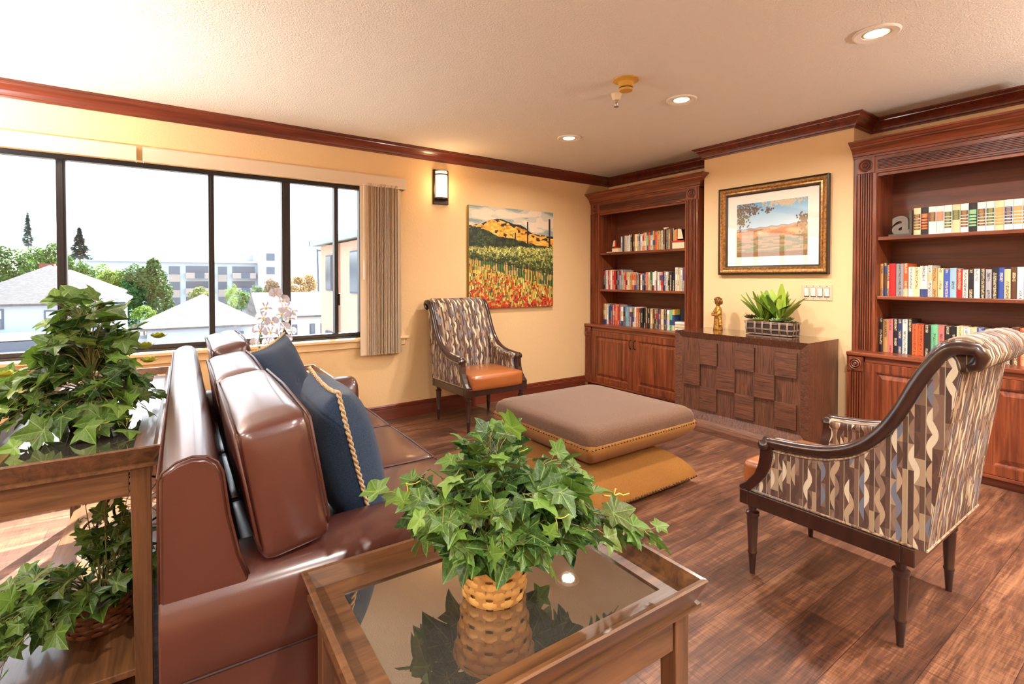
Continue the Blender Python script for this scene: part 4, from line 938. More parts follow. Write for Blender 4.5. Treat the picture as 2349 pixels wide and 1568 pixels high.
def ivy(t, strands, rd, s0=.05, s1=.03, step=.03, young=.1, cam_bias=.35, zmin=None):
    """strands: (start, mid, end, size factor); local coordinates of t"""
    lf = MB(); uvs = []; st = MB(); td = MB()
    for (a, b, c, k) in strands:
        P_ = bez(a, b, c, 12); st.tube(P_, [.0022] * 9 + [.0018, .0015, .0012, .0009], 5)
        Ln = sum((Vector(P_[i + 1]) - Vector(P_[i])).length for i in range(12)); n = max(3, int(Ln / step))
        for j in range(n):
            f = .22 + .78 * (j + rd.uniform(0, .6)) / n; f = min(f, .999); i = int(f * 12); p = Vector(P_[i]).lerp(Vector(P_[i + 1]), f * 12 - i); tan = (Vector(P_[i + 1]) - Vector(P_[i])).normalized()
            out = Vector((p.x, p.y, (p.z - .1) * .6)); out = out.normalized() if out.length > .01 else Vector((0, 0, 1))
            side = tan.cross(out); side = side.normalized() if side.length > .01 else Vector((1, 0, 0)); sg = 1 if (j % 2) else -1
            d = (tan * .5 + side * sg * rd.uniform(.3, 1) + out * rd.uniform(.1, .8) + Vector((0, 0, -rd.uniform(.0, .7)))).normalized()
            pet = s0 * k * rd.uniform(.4, .8); q = p + d * pet
            if zmin is not None and q.z < zmin: q.z = zmin + rd.uniform(0, .02)
            mid = (p + q) / 2 + Vector((0, 0, .008)); st.tube([tuple(p), tuple(mid), tuple(q)], .001, 4)
            nr = (out * 1.0 + Vector((0, 0, .75)) + Vector((-.3, -.8, .2)) * cam_bias + Vector((rd.uniform(-.5, .5), rd.uniform(-.5, .5), rd.uniform(-.5, .5)))).normalized()
            s = (s0 * (1 - f) + s1 * f) * k * rd.uniform(.75, 1.25); fw = (d * .7 + Vector((rd.uniform(-.6, .6), rd.uniform(-.6, .6), rd.uniform(-.8, .75))) + out * .15).normalized()
            if zmin is not None and q.z + fw.z * s < zmin: fw.z = 0; 
            leaf_into(lf, uvs, orient(q, fw, nr, rd.uniform(-.35, .35)), gcol(rd, young + .62 * f ** 2.5), s, rd.uniform(.04, .26), -rd.uniform(0, .28))
        if rd.random() < .16:   # curled tendril at the tip
            td = MB()
            e = Vector(c); tp = []
            for j in range(9): a_ = j * .55; r = .018 * (1 - j / 12); tp.append(tuple(e + Vector((r * math.cos(a_) + .006 * j, r * math.sin(a_) * .4, .004 * j + r * math.sin(a_)))))
            td.tube(tp, .0011, 4); td.build('tendril', M['tendril'], t, smooth=2)
    lf.build('foliage', M['leaf'], t, keepuv=uvs); st.build('stems', M['stem'], t, smooth=2)
def basket(t, r0, r1, h, ex=1.0, mat_=None, rows=7, cols=22, z0=0, rim=True):
    """woven basket: alternating bulged strips; ex stretches x"""
    mb = MB(); nz = rows; nc = cols * 2
    for k in range(cols):   # uprights
        a = 2 * PI * (k + .5) / cols; w_ = PI / cols * .62
        vs = []
        for z in (0, h):
            r = r0 + (r1 - r0) * z / h + .001
            for aa, rr in ((a - w_, r), (a + w_, r), (a + w_, r - .003), (a - w_, r - .003)): vs.append((rr * math.cos(aa) * ex, rr * math.sin(aa), z0 + z))
        mb.hexa(vs[:4], vs[4:], col=(.8, .8, .8, 1))
    for i in range(nz):
        za, zb = z0 + h * (i + .06) / nz, z0 + h * (i + .94) / nz; vs = []; n = cols * 8
        for z, dd in ((za, -.0015), ((za * .7 + zb * .3), .002), ((za * .3 + zb * .7), .002), (zb, -.0015)):
            r = r0 + (r1 - r0) * (z - z0) / h
            for k in range(n): a = 2 * PI * k / n; wv = .0026 * math.cos(a * cols + PI * (i % 2)) * (1 if True else 0); rr = r + dd + wv; vs.append((rr * math.cos(a) * ex, rr * math.sin(a), z))
        fs = [(q * n + k, q * n + (k + 1) % n, (q + 1) * n + (k + 1) % n, (q + 1) * n + k) for q in range(3) for k in range(n)]
        o = len(mb.v); mb.add(vs, fs, col=((i % 2) * .35,) * 3 + (1,))
    mb.lathe([(r0 * .98, 0.0005), (r0 * .98, .006)], (0, 0, z0), 32, M=Matrix.Scale(ex, 4, (1, 0, 0)), col=(.5, .5, .5, 1))
    mb.lathe([(r0 - .006, .002), (r1 - .006, h * .98)], (0, 0, z0), 32, M=Matrix.Scale(ex, 4, (1, 0, 0)), col=(1, 1, 1, 1), cap=False)
    b = mb.build('basket', mat_ or M['wicker'], t, smooth=True)
    rm = MB()
    for z, rr in ((h, r1 + .001),):
        for ph in (0, PI): rm.tube([((rr + .002 * math.cos(k * .9 + ph)) * math.cos(2 * PI * k / 64) * ex, (rr + .002 * math.cos(k * .9 + ph)) * math.sin(2 * PI * k / 64), z0 + z + .0025 * math.sin(k * .9 + ph)) for k in range(64)], .0026, 5, closed=True, col=(.2, .2, .2, 1))
    rm.build('rim', mat_ or M['wicker'], b, smooth=2)
    MB().lathe([(0, 0), (r1 * .93, 0)], (0, 0, z0 + h * .86), 28, M=Matrix.Scale(ex, 4, (1, 0, 0)), cap=False).build('moss', M['moss'], t)
    return b
def sphere_dir(rd, zlo=-.1, zhi=1): z = rd.uniform(zlo, zhi); a = rd.uniform(0, 2 * PI); r = math.sqrt(max(0, 1 - z * z)); return Vector((r * math.cos(a), r * math.sin(a), z))

# ivy on the near end table
rd = random.Random(11); t = empty('potted_ivy', (.607, .928, .5520)); tag(t, 'leafy artificial ivy in a pale woven basket on the foreground end table', 'potted plant')
basket(t, .066, .086, .125, rows=6, cols=11)
S = []
for k in range(38):
    d = sphere_dir(rd, .0, 1); L_ = rd.uniform(.14, .20) * (1.12 if d.z < .55 else .92); a = (d.x * .03, d.y * .03, .10); z = .155 + d.z * L_
    e = (d.x * L_, d.y * L_, z); S.append((a, (d.x * L_ * .55, d.y * L_ * .55, z * .75 + .09), e, rd.choice((.8, 1, 1.15))))
for k in range(16):   # short skirt of large dark leaves
    a_ = rd.uniform(0, 2 * PI); S.append(((.04 * math.cos(a_), .04 * math.sin(a_), .11), (.08 * math.cos(a_), .08 * math.sin(a_), .17), (.12 * math.cos(a_), .12 * math.sin(a_), .18), 1.3))
for (ex_, ey_, ez_) in ((.31, -.17, .085), (.26, -.13, .06), (.29, -.205, .12)): S.append(((.02, -.02, .12), (.17, -.07, .22), (ex_, ey_, ez_), .95))
S.append(((.02, 0, .12), (.0, .02, .26), (.01, .03, .345), .7)); S.append(((-.02, .0, .12), (-.10, .06, .24), (-.14, .08, .26), .9))
ivy(t, S, rd, .074, .036, .030, .02, zmin=.10)

MB().tube([(.24, -.10, .19), (.265, -.105, .183), (.285, -.108, .186), (.296, -.11, .18), (.312, -.115, .182)], [.0022, .002, .002, .0018, .0012], 5).build('tendril', M['tendril'], t, smooth=2)
MB().tube([(.27, -.105, .184), (.28, -.10, .196), (.285, -.10, .193)], .0013, 5).build('tendril', M['tendril'], t, smooth=2)
# ivy cone on the console
rd = random.Random(5); t = empty('ivy_arrangement', (-.195, 2.34, .7225)); tag(t, 'tall cone of ivy and succulents in a dark pot on the console table', 'potted plant')
mb = MB(); loft(mb, [RR(.055, .008, 0.0005), RR(.07, .008, .07), RR(.07, .008, .085), RR(.062, .008, .085), RR(.06, .008, .07)]); mb.build('pot', mat('dark_red_glaze', srgb(54, 24, 24), .25), t)
MB().lathe([(0, .078), (.06, .078)], n=20, cap=False).build('moss', M['moss'], t)
S = []
for k in range(64):
    f = rd.random() ** 1.25; z = .06 + f * .36; r = (.25 * (1 - f) + .07) * rd.uniform(.55, 1.0); a_ = rd.uniform(0, 2 * PI); x, y = r * math.cos(a_), r * math.sin(a_) * .9; x *= .7 if x > 0 else 1.08; y *= .7 if y < 0 else 1
    S.append(((0, 0, .07 + f * .18), (x * .5, y * .5, z + .07), (x, y, z - .02 * (1 - f)), rd.choice((.8, 1, 1.2))))
for e in ((-.26, -.16, .02), (-.30, .02, .05), (.09, -.22, .03), (-.12, -.25, .02), (.02, -.23, .03)): S.append(((0, 0, .09), (e[0] * .5, e[1] * .5, .16), e, 1.15))
ivy(t, S, rd, .075, .05, .045, .14, zmin=.012)
def rosette_leaves(mb, c, r, n, rd, c1, c2, tilt=.5, wd=.3, tip=(0, 0, 1)):
    for k in range(n):
        a_ = k * 2.4; f = k / n; up = math.radians(80 * (1 - f) * tilt + 12); L_ = r * (.45 + .55 * f)
        d = Vector((math.cos(a_) * math.cos(up), math.sin(a_) * math.cos(up), math.sin(up))); s = Vector((-math.sin(a_), math.cos(a_), 0)); nrm = s.cross(d)
        o = Vector(c); w_ = L_ * wd; th = L_ * .08; vs = [o, o + d * L_ * .35 + s * w_ * .8, o + d * L_ * .7 + s * w_, o + d * L_ + nrm * L_ * -.1, o + d * L_ * .7 - s * w_, o + d * L_ * .35 - s * w_ * .8, o + d * L_ * .55 + nrm * th, o + d * L_ * .55 - nrm * th]
        t_ = rd.random(); cc = tuple(c1[i] * (1 - t_) + c2[i] * t_ for i in range(3)) + (1,)
        mb.add([tuple(v) for v in vs], [(0, 1, 6), (1, 2, 6), (2, 3, 6), (3, 4, 6), (4, 5, 6), (5, 0, 6), (1, 0, 7), (2, 1, 7), (3, 2, 7), (4, 3, 7), (5, 4, 7), (0, 5, 7)], col=cc)
M['succ'] = vcol('succulent_leaf', .45)
for c in ((.16, -.05, .27), (.20, -.02, .30), (.17, -.09, .22), (-.19, -.17, .22), (-.26, -.17, .19)):
    mb = MB(); rosette_leaves(mb, c, .04, 16, rd, srgb(120, 130, 30), srgb(178, 176, 62), .8, .4); mb.build('succulent', M['succ'], t)

# ivy in an oval basket on the console's lower shelf
rd = random.Random(21); t = empty('trailing_ivy', (-.16, 2.16, .0905), R(20)); tag(t, 'trailing ivy in a brown oval basket on the lower shelf of the console', 'potted plant')
basket(t, .075, .088, .10, 1.2, M['wicker_dark'], 6, 13)
S = []
for k in range(34):
    a_ = rd.uniform(0, 2 * PI); r = rd.uniform(.08, .24); x, y = r * math.cos(a_) - .05, r * math.sin(a_) * .7; z = rd.uniform(.10, .24)
    S.append(((x * .1, y * .1, .09), (x * .6, y * .6, z + .06), (x, y, z), rd.choice((.85, 1, 1.15))))
for e in ((-.34, -.10, .04), (-.38, -.02, .10), (-.30, -.16, .05), (-.36, .06, .16), (-.28, -.05, .12), (-.4, -.08, .07), (-.3, .1, .2)): S.append(((-.02, 0, .09), (e[0] * .5, e[1] * .5, .22), e, 1.1))
for e in ((.05, .10, .46), (.09, .04, .40), (-.02, .08, .40), (.02, .02, .48), (.06, .0, .34)): S.append(((.02, 0, .09), (e[0] * .6, e[1] * .6, .24), e, .8))
ivy(t, S, rd, .066, .045, .042, .12, zmin=.012)

# orchid on the far end table
rd = random.Random(4); t = empty('potted_orchid', (.66, 3.66, .5605)); tag(t, 'white moth orchid with small green filler in a low pot on the far end table', 'potted plant')
MB().lathe([(.05, .0005), (.07, .03), (.078, .09), (.074, .10), (.066, .095), (.06, .08)], n=30).build('pot', M['white'], t, smooth=True)
MB().lathe([(0, .085), (.064, .085)], n=20, cap=False).build('moss', M['moss'], t)
stm = MB(); st1 = [(0, 0, .08), (.01, 0, .25), (.03, -.01, .42), (.03, -.02, .52), (.0, -.03, .585)]; st2 = [(0, 0, .08), (.03, 0, .22), (-.01, 0, .36), (-.07, -.02, .43), (-.10, -.03, .40)]
stm.tube(st1, .0028, 6); stm.tube(st2, .0026, 6)
for j in range(7): p = Vector((-.09 - .006 * j, -.03, .36 - .02 * j)); stm.tube([(-.10, -.03, .40), tuple(p)], .001, 4)
stm.build('stems', mat('orchid_stem', srgb(78, 104, 44), .5), t, smooth=2)
mb = MB()
for (a_, L_, up) in ((.3, .16, .7), (2.4, .15, .5), (4.2, .17, .35), (5.4, .14, .8)):
    d = Vector((math.cos(a_), math.sin(a_), up)).normalized(); s = Vector((-math.sin(a_), math.cos(a_), 0)); o = Vector((0, 0, .09)); rows_ = []
    for k in range(7): f = k / 6; c = o + d * L_ * f + Vector((0, 0, -.07 * f * f)); w_ = .026 * math.sin(PI * min(.97, f * .85 + .12)); rows_.append((c + s * w_ + Vector((0, 0, .004)), c, c - s * w_ + Vector((0, 0, .004))))
    o_ = [tuple(v) for r_ in rows_ for v in r_]; mb.add(o_, [(3 * k + q, 3 * k + q + 1, 3 * k + q + 4, 3 * k + q + 3) for k in range(6) for q in (0, 1)])
mb.build('leaves', mat('orchid_leaf', srgb(50, 92, 36), .35), t, smooth=2)
M['petal'] = mat('white_petal', srgb(196, 192, 202), .6); thin(M['petal'], srgb(170, 168, 180), .25); M['lip'] = mat('yellow_lip', srgb(200, 170, 50), .5)
fc = Vector((-.35, -.93, .05)).normalized()
FL = [(-.015, -.04, .585, .9), (.03, -.045, .54, .9), (-.075, -.03, .495, 1), (.05, -.04, .495, 1), (.09, -.02, .47, .9), (.02, -.05, .45, 1), (-.09, -.03, .43, 1), (-.045, -.06, .40, .9), (.07, -.035, .42, .95), (-.11, -.03, .345, 1), (-.05, -.05, .335, .95), (.03, -.06, .36, .9), (-.14, -.02, .27, .7), (-.065, -.06, .27, .8), (.05, -.04, .28, .75), (.085, -.02, .33, .7)]
for (x, y, z, k) in FL:
    f_ = (fc + Vector((rd.uniform(-.5, .5), rd.uniform(-.3, .3), rd.uniform(-.3, .3)))).normalized(); upv = Vector((rd.uniform(-.2, .2), 0, 1)); Mx = orient(Vector((x, y, z)), upv, f_); mb = MB(); s_ = .044 * k
    for (ang, ln_, wd_) in ((0, 1, .42), (72 + 50, .9, .36), (-122, .9, .36), (62, 1.12, .72), (-62, 1.12, .72)):
        a_ = R(ang); d = Vector((math.sin(a_), math.cos(a_), 0)); q = Vector((d.y, -d.x, 0)); pts = [(0, 0, 0)]
        for tt, ww in ((.3, .55), (.6, 1), (.85, .85), (1.0, .4)): pts.append(tuple(d * ln_ * tt + q * wd_ * ww + Vector((0, 0, .12 * tt))))
        pts.append(tuple(d * ln_ * 1.04 + Vector((0, 0, .02))))
        for tt, ww in ((1.0, .4), (.85, .85), (.6, 1), (.3, .55)): pts.append(tuple(d * ln_ * tt - q * wd_ * ww + Vector((0, 0, .12 * tt))))
        n = len(pts); mb.add([tuple(Vector(p) * s_) for p in [tuple(d * ln_ * .55 + Vector((0, 0, .04)))] + pts], [(0, 1 + i, 1 + (i + 1) % n) for i in range(n)], Mx)
    fl = mb.build('flower', M['petal'], t, smooth=2)
    MB().puff(.006 * k, .008 * k, .005 * k, .004, n=3, M=Mx @ T(0, -.004, .006)).build('lip', M['lip'], fl, smooth=2)
mb = MB()
for k in range(14): mb.puff(.006, .006, .008, .0055, n=3, M=T(-.12 + .02 * rd.random() + (.17 if k > 6 else 0), -.03, .17 + .022 * (k % 7) + .01 * rd.random()))
mb.build('buds', mat('green_bud', srgb(62, 104, 42), .5), t, smooth=2)
mb = MB()
for k in range(150): a_ = rd.uniform(0, 2 * PI); r = rd.uniform(.03, .13); c = (r * math.cos(a_), r * math.sin(a_), .10 + rd.uniform(0, .11) * (1 - r * 3)); rosette_leaves(mb, c, .018, 5, rd, srgb(92, 132, 40), srgb(206, 204, 84), .6, .4)
mb.build('filler', M['succ'], t)
tag(MB().box(-.07, .07, -.1, .1, 0, .006).build('coaster_tray', M['pages'], loc=(.80, 3.50, .5620), rot=(0, 0, .5)), 'cream card with dark picture lying on the far end table', 'card')

# penny-farthing ornament and books under the console
t = empty('bicycle_ornament', (-.10, 2.90, .0905), R(15)); tag(t, 'dark metal penny-farthing ornament on the lower shelf of the console', 'ornament')
def wheel(nm, cx, cz, r, nsp):
    mb = MB().tube([(cx + r * math.cos(2 * PI * k / 40), 0, cz + r * math.sin(2 * PI * k / 40)) for k in range(40)], .0055, 8, closed=True)
    for k in range(nsp): a_ = 2 * PI * k / nsp; mb.tube([(cx, 0, cz), (cx + r * math.cos(a_), 0, cz + r * math.sin(a_))], .0014, 5)
    mb.lathe([(.01, -.012), (.01, .012)], n=12, M=T(cx, 0, cz, PI / 2)); return mb.build(nm, M['darkmetal'], t, smooth=2)
wheel('front_wheel', .04, .116, .11, 14); wheel('rear_wheel', -.135, .05, .044, 10)
mb = MB(); mb.tube([(.04, -.014, .116), (.04, -.014, .235), (.03, 0, .25), (-.02, 0, .24), (-.08, 0, .18), (-.12, 0, .10), (-.135, -.008, .05)], .005, 8); mb.tube([(.04, .014, .116), (.04, .014, .235)], .004, 6)
mb.build('frame', M['darkmetal'], t, smooth=2)
MB().tube([(.045, -.06, .25), (.05, -.03, .262), (.05, .03, .262), (.045, .06, .25)], .004, 6).build('handlebar', M['darkmetal'], t, smooth=2)
MB().puff(.028, .014, .007, .006, n=3, M=T(-.01, 0, .262)).build('saddle', M['seam'], t, smooth=2)
for k, (w_, rz_, nm) in enumerate(((.024, 12, 'lowest'), (.022, 26, 'uppermost'))):
    o = book(-.12, 2.40, 0, w_, .20, .15, CODE['w' if k else 'c'][1], 'pale hardback lying flat under the ivy on the console shelf, %s of the pair' % nm, 'flat books on the console shelf', plain=True)
    o.rotation_euler = (R(90), 0, R(rz_)); o.location = (-.27, 2.62 + .02 * k, .0905 + .0125 + k * .0235)

# ------------------------------------------------------------------ pictures
def artboard(W_, H_, nx, ny, fn, mt, name, parent, x=0):
    """vertical painted panel facing -x or -y is set by caller's rotation; built in (x right, z up) plane facing -y"""
    img = fn(nx, ny); mb = MB(); mb.grid(lambda u, v: ((u - .5) * W_, x, (v - .5) * H_), nx, ny, colf=lambda i, j: tuple(img[j, i]) + (1,))
    return mb.build(name, mt, parent)
def lin(c): c = np.array(c) / 255.; return np.where(c <= .04045, c / 12.92, ((c + .055) / 1.055) ** 2.4)
def vnoise(rs, nx, ny, fx, fy):
    g = rs.rand(fy + 2, fx + 2); Y, X = np.mgrid[0:ny, 0:nx]; x = X / nx * fx; y = Y / ny * fy; xi = x.astype(int); yi = y.astype(int); a = x - xi; b = y - yi; a = a * a * (3 - 2 * a); b = b * b * (3 - 2 * b)
    return (g[yi, xi] * (1 - a) + g[yi, xi + 1] * a) * (1 - b) + (g[yi + 1, xi] * (1 - a) + g[yi + 1, xi + 1] * a) * b
def poppies(nx, ny):
    rs = np.random.RandomState(3); a = np.zeros((ny, nx, 3)); Y, X = np.mgrid[0:ny, 0:nx]; u = X / nx; v = Y / ny
    N1 = lambda fx, fy: vnoise(rs, nx, ny, fx, fy)
    cl = .6 * N1(4, 14) + .4 * N1(11, 34); a[:] = lin((196, 186, 164)); a[cl > .56] = lin((150, 160, 150)); a[cl > .68] = lin((128, 142, 136)); a[cl < .40] = lin((224, 200, 172))
    h1 = .80 + .11 * np.exp(-((u - .34) / .20) ** 2) + .05 * np.exp(-((u - .60) / .09) ** 2) - .06 * u + .012 * (N1(26, 1) - .5)
    m_ = v < h1; hn = .6 * N1(14, 40) + .4 * N1(44, 90); a[m_] = lin((226, 156, 52)); a[m_ & (hn > .62)] = lin((240, 184, 86)); a[m_ & (hn < .34)] = lin((176, 112, 40))
    sc_ = N1(30, 60); a[m_ & (v > h1 - .05 * N1(9, 1) ** 2 - .008) & (sc_ > .3)] = lin((40, 34, 24)); dg = np.abs(v - (.96 - .30 * u + .02 * np.sin(u * 30))); a[m_ & (dg < .018) & (sc_ > .45)] = lin((44, 38, 26)); dg = np.abs(v - (.74 + .02 * np.sin(u * 25))); a[m_ & (dg < .016) & (sc_ > .5) & (u > .28) & (u < .5)] = lin((60, 48, 28))
    h2 = .76 - .15 * u + .05 * np.exp(-((u - .12) / .12) ** 2) + .03 * (N1(18, 1) - .5) + .05 * np.clip(u - .75, 0, 1); m_ = v < h2; q2 = .5 * N1(40, 40) + .5 * rs.rand(ny, nx); a[m_] = lin((28, 32, 20)); a[m_ & (q2 > .56)] = lin((50, 68, 32)); a[m_ & (q2 > .76)] = lin((88, 108, 48))
    for pu, pt, w_ in ((.27, .70, .004), (.33, .69, .004), (.40, .73, .006), (.52, .76, .007), (.67, .88, .009), (.95, .93, .011)):
        a[(abs(u - pu) < w_) & (v < pt) & (v > .3)] = lin((50, 34, 30))
    h3 = .60 + .02 * u + .035 * (N1(34, 1) - .5) + .02 * (rs.rand(ny, nx) - .5); h3b = .53 - .17 * u + .02 * (N1(40, 1) - .5); fr_ = np.clip((v - h3b) / (h3 - h3b + 1e-6), 0, 1)
    m_ = v < h3; q = .45 * N1(60, 60) + .55 * rs.rand(ny, nx); a[m_] = lin((44, 58, 26)); a[m_ & (q < .30 + .30 * fr_)] = lin((108, 122, 44)); a[m_ & (q < .20 + .34 * fr_)] = lin((196, 186, 84)); a[m_ & (q < .10 + .22 * fr_)] = lin((232, 226, 160))
    h4 = .44 - .26 * u; m_ = (v < h3b) & (v > h4 - .05); a[m_] = lin((70, 104, 46)); a[m_ & (N1(50, 20) > .55)] = lin((186, 150, 78)); kk = np.floor(u ** .8 * 34); tw = (u ** .8 * 34 - kk); a[m_ & (np.abs(tw - .5 + .12 * (N1(34, 12) - .5)) < .12)] = lin((44, 32, 24)); a[m_ & (v > h3b - .035) & (q > .35)] = lin((32, 40, 22))
    h5 = .44 - .24 * u + .03 * (N1(30, 1) - .5); m_ = v < h5; st = np.repeat(np.repeat(rs.rand(ny // 9 + 1, nx // 2 + 1), 9, 0), 2, 1)[:ny, :nx] * .7 + .3 * N1(60, 18)
    a[m_] = lin((196, 160, 66)); a[m_ & (st > .58)] = lin((112, 124, 44)); a[m_ & (st > .72)] = lin((52, 66, 28)); a[m_ & (st < .22)] = lin((232, 210, 140)); a[m_ & (st < .12)] = lin((216, 190, 60))
    for k in range(460):
        px_, pv = rs.rand(), rs.rand() * .44
        if pv > .43 - .24 * px_: continue
        r = (.004 + .015 * (1 - pv / .44) * (.5 + .6 * rs.rand())); e_ = .7 + .6 * rs.rand(); m_ = ((u - px_) ** 2 * e_ + (v - pv) ** 2 / e_) < r * r * (.7 + .6 * q); a[m_] = lin((196, 62, 34) if k % 3 else (152, 36, 26))
        if r > .012: m_ = ((u - px_) ** 2 + (v - pv) ** 2) < (r * .28) ** 2; a[m_] = lin((56, 24, 20))
    return a * (.92 + .16 * rs.rand(ny, nx, 1))
t = empty('canvas_painting', (3.015, YW - .018, 1.457)); tag(t, 'frameless canvas of a red poppy field with vineyard and golden hills', 'painting')
MB().box(-.532, .532, -.018, .0175, -.508, .508).build('stretched_edge', mat('canvas_edge', srgb(120, 112, 54), .7), t)
artboard(1.064, 1.016, 300, 286, poppies, M['paint'], 'painted_face', t, -.0186)

def hills(nx, ny):
    rs = np.random.RandomState(8); a = np.zeros((ny, nx, 3)); Y, X = np.mgrid[0:ny, 0:nx]; u = X / nx; v = Y / ny; nz = rs.rand(ny, nx)
    sky_ = np.clip((v - .5) / .5, 0, 1)[..., None]; a[:] = lin((206, 226, 236)) * (1 - sky_) + lin((96, 168, 208)) * sky_
    h = .50 + .05 * u + .008 * np.sin(u * 40); a[v < h + .02] = lin((150, 160, 186)); a[v < h] = lin((226, 160, 116)); k = vnoise(rs, nx, ny, 9, 26); a[(v < h) & (k > .58)] = lin((206, 138, 98)); a[(v < h) & (k < .3)] = lin((236, 180, 136)); a[(v < h - .02) & (nz > .965)] = lin((96, 104, 60))
    a[(v < h - .02) & (v > h - .05) & (u < .4) & (nz > .4)] = lin((112, 122, 74)); a[v < .36] = lin((190, 150, 110)); a[(v < .36) & (vnoise(rs, nx, ny, 12, 40) > .55)] = lin((140, 138, 96)); a[v < .08] = lin((150, 108, 70))
    def leaves(cu, cv, ru, rv, n, c):
        for _ in range(n):
            x = cu + rs.randn() * ru * .45; y_ = cv + rs.randn() * rv * .45; m_ = ((u - x) ** 2 + ((v - y_) * .7) ** 2) < .012 ** 2; a[m_] = lin(c)
    leaves(.10, .90, .22, .14, 130, (104, 84, 64)); leaves(.08, .70, .12, .16, 90, (128, 112, 80)); leaves(.27, .86, .10, .08, 50, (96, 72, 58)); leaves(.47, .84, .05, .05, 22, (92, 74, 60)); leaves(.70, .96, .30, .08, 150, (204, 184, 150)); leaves(.94, .62, .10, .12, 80, (118, 96, 76)); leaves(.95, .42, .06, .2, 60, (166, 132, 96))
    return a
t = empty('framed_print', (XC - .001, 2.161, 1.66), R(-90)); tag(t, 'landscape print of golden hills in a wide gilt and black frame', 'framed picture')
def fring(ins, y): return [(.4515 - ins, y, .3785 - ins), (-.4515 + ins, y, .3785 - ins), (-.4515 + ins, y, -.3785 + ins), (.4515 - ins, y, -.3785 + ins)]
mb = MB(); loft(mb, [fring(0, 0), fring(0, -.036), fring(.008, -.040), fring(.012, -.036), fring(.012, -.0)], close=True); mb.build('outer_frame', M['frameblack'], t)
mb = MB(); loft(mb, [fring(.012, -.002), fring(.012, -.034), fring(.02, -.040), fring(.03, -.036), fring(.045, -.026), fring(.056, -.028), fring(.062, -.024), fring(.062, -.002)], close=True); mb.build('gilt_frame', M['gilt'], t, smooth=True)
mb = MB(); loft(mb, [fring(.062, -.002), fring(.062, -.022), fring(.07, -.020), fring(.076, -.012), fring(.076, -.002)], close=True); mb.build('inner_frame', M['frameblack'], t)
MB().box(-.38, .38, -.006, -.001, -.306, .306).build('mat_board', M['mat_board'], t)
artboard(.585, .455, 230, 178, hills, M['print'], 'print', t, -.0064)
g_ = MB().box(-.376, .376, -.0105, -.0085, -.303, .303).build('glazing', M['clear'], t)

sw = empty('switch_plate', (XC - .0005, 1.80, 1.141), R(-90)); tag(sw, 'cream four-gang rocker switch plate on the pier wall', 'light switch')
MB().box(-.108, .108, -.006, 0, -.06, .06).build('plate', M['plate'], sw, bevel=.002)
for k in range(4):
    x = -.072 + k * .048; MB().box(x - .0185, x + .0185, -.0066, -.005, -.0365, .0365).build('rocker_gap', M['seam'], sw); r_ = MB().hexa([(x - .0165, -.006, -.034), (x + .0165, -.006, -.034), (x + .0165, -.0, -.034), (x - .0165, 0, -.034)], [(x - .0165, -.0125, .034), (x + .0165, -.0125, .034), (x + .0165, 0, .034), (x - .0165, 0, .034)]).build('rocker', M['white'], sw, bevel=.0008)
    for z in (-.048, .048): MB().lathe([(.003, 0), (.003, .0012)], n=8, M=T(x, -.006, z, PI / 2)).build('screw', M['alu'], sw)

# ------------------------------------------------------------------ things on the sideboard
t = empty('figurine', (4.01, 2.545, SZ + .0004), R(-122)); tag(t, 'carved gilded figurine of a child in a long robe on the sideboard', 'figurine')
Gd = M['gold']; n = noise(Gd, mapping(Gd, (1, 1, 1)), 70, 4, .7); r_ = ramp(Gd, n.outputs[0], [(.36, srgb(104, 62, 20)), (.55, srgb(206, 154, 70)), (.75, srgb(240, 204, 130))]); nt(Gd)[1].new(r_.outputs[0], nt(Gd)[2].inputs['Base Color'])
mb = MB(); PR = [(.044, 0), (.046, .008), (.043, .03), (.040, .08), (.036, .13), (.036, .16), (.038, .178), (.032, .192), (.018, .203), (.014, .21)]; vs = []; n_ = 36
for r, z in PR:
    for k in range(n_): a_ = 2 * PI * k / n_; fl = 1 + .055 * math.cos(a_ * 9) * max(0, 1 - z / .16); vs.append((r * fl * math.cos(a_), r * fl * .8 * math.sin(a_), z))
mb.add(vs, [(i * n_ + k, i * n_ + (k + 1) % n_, (i + 1) * n_ + (k + 1) % n_, (i + 1) * n_ + k) for i in range(len(PR) - 1) for k in range(n_)] + [tuple(range(n_))[::-1]])
mb.build('robe', Gd, t, smooth=2)
mb = MB()
for s in (-1, 1): mb.tube([(s * .034, 0, .178), (s * .046, -.012, .15), (s * .04, -.03, .128), (s * .012, -.044, .13)], [.014, .015, .014, .008], 10)
mb.build('sleeves', Gd, t, smooth=2)
mb = MB()
for s in (-1, 1):
    mb.puff(.007, .006, .009, .005, n=3, M=T(s * .008, -.046, .132))
    for f in range(4): mb.tube([(s * (.004 + f * .003), -.048, .135), (s * (.004 + f * .0028), -.053, .142), (s * (.003 + f * .002), -.052, .149)], .0016, 5)
    mb.tube([(s * .012, -.046, .13), (s * .006, -.052, .14)], .002, 5)
mb.build('hands', Gd, t, smooth=2)
MB().prism([(.03, .12), (.05, .125), (.072, .045), (.04, .03)], 'y', -.02, .0).build('songbook', Gd, t, bevel=.004)
mb = MB(); HP = [(.004, .205), (.016, .21), (.024, .224), (.0275, .242), (.027, .258), (.021, .272), (.01, .28), (.001, .282)]; mb.lathe([(r, z) for r, z in HP], n=24, M=Matrix.Scale(.95, 4, (0, 1, 0)))
mb.tube([(0, -.024, .247), (0, -.0295, .238), (0, -.026, .236)], [.002, .0032, .002], 6); hd = mb.build('head', Gd, t, smooth=2)
ey = MB()
for s in (-1, 1): ey.puff(.0035, .0018, .0026, .0017, n=3, M=T(s * .0095, -.0245, .246))
ey.tube([(-.006, -.0255, .2295), (0, -.027, .2285), (.006, -.0255, .2295)], .0011, 5); ey.build('features', M['seam'], hd, smooth=2)
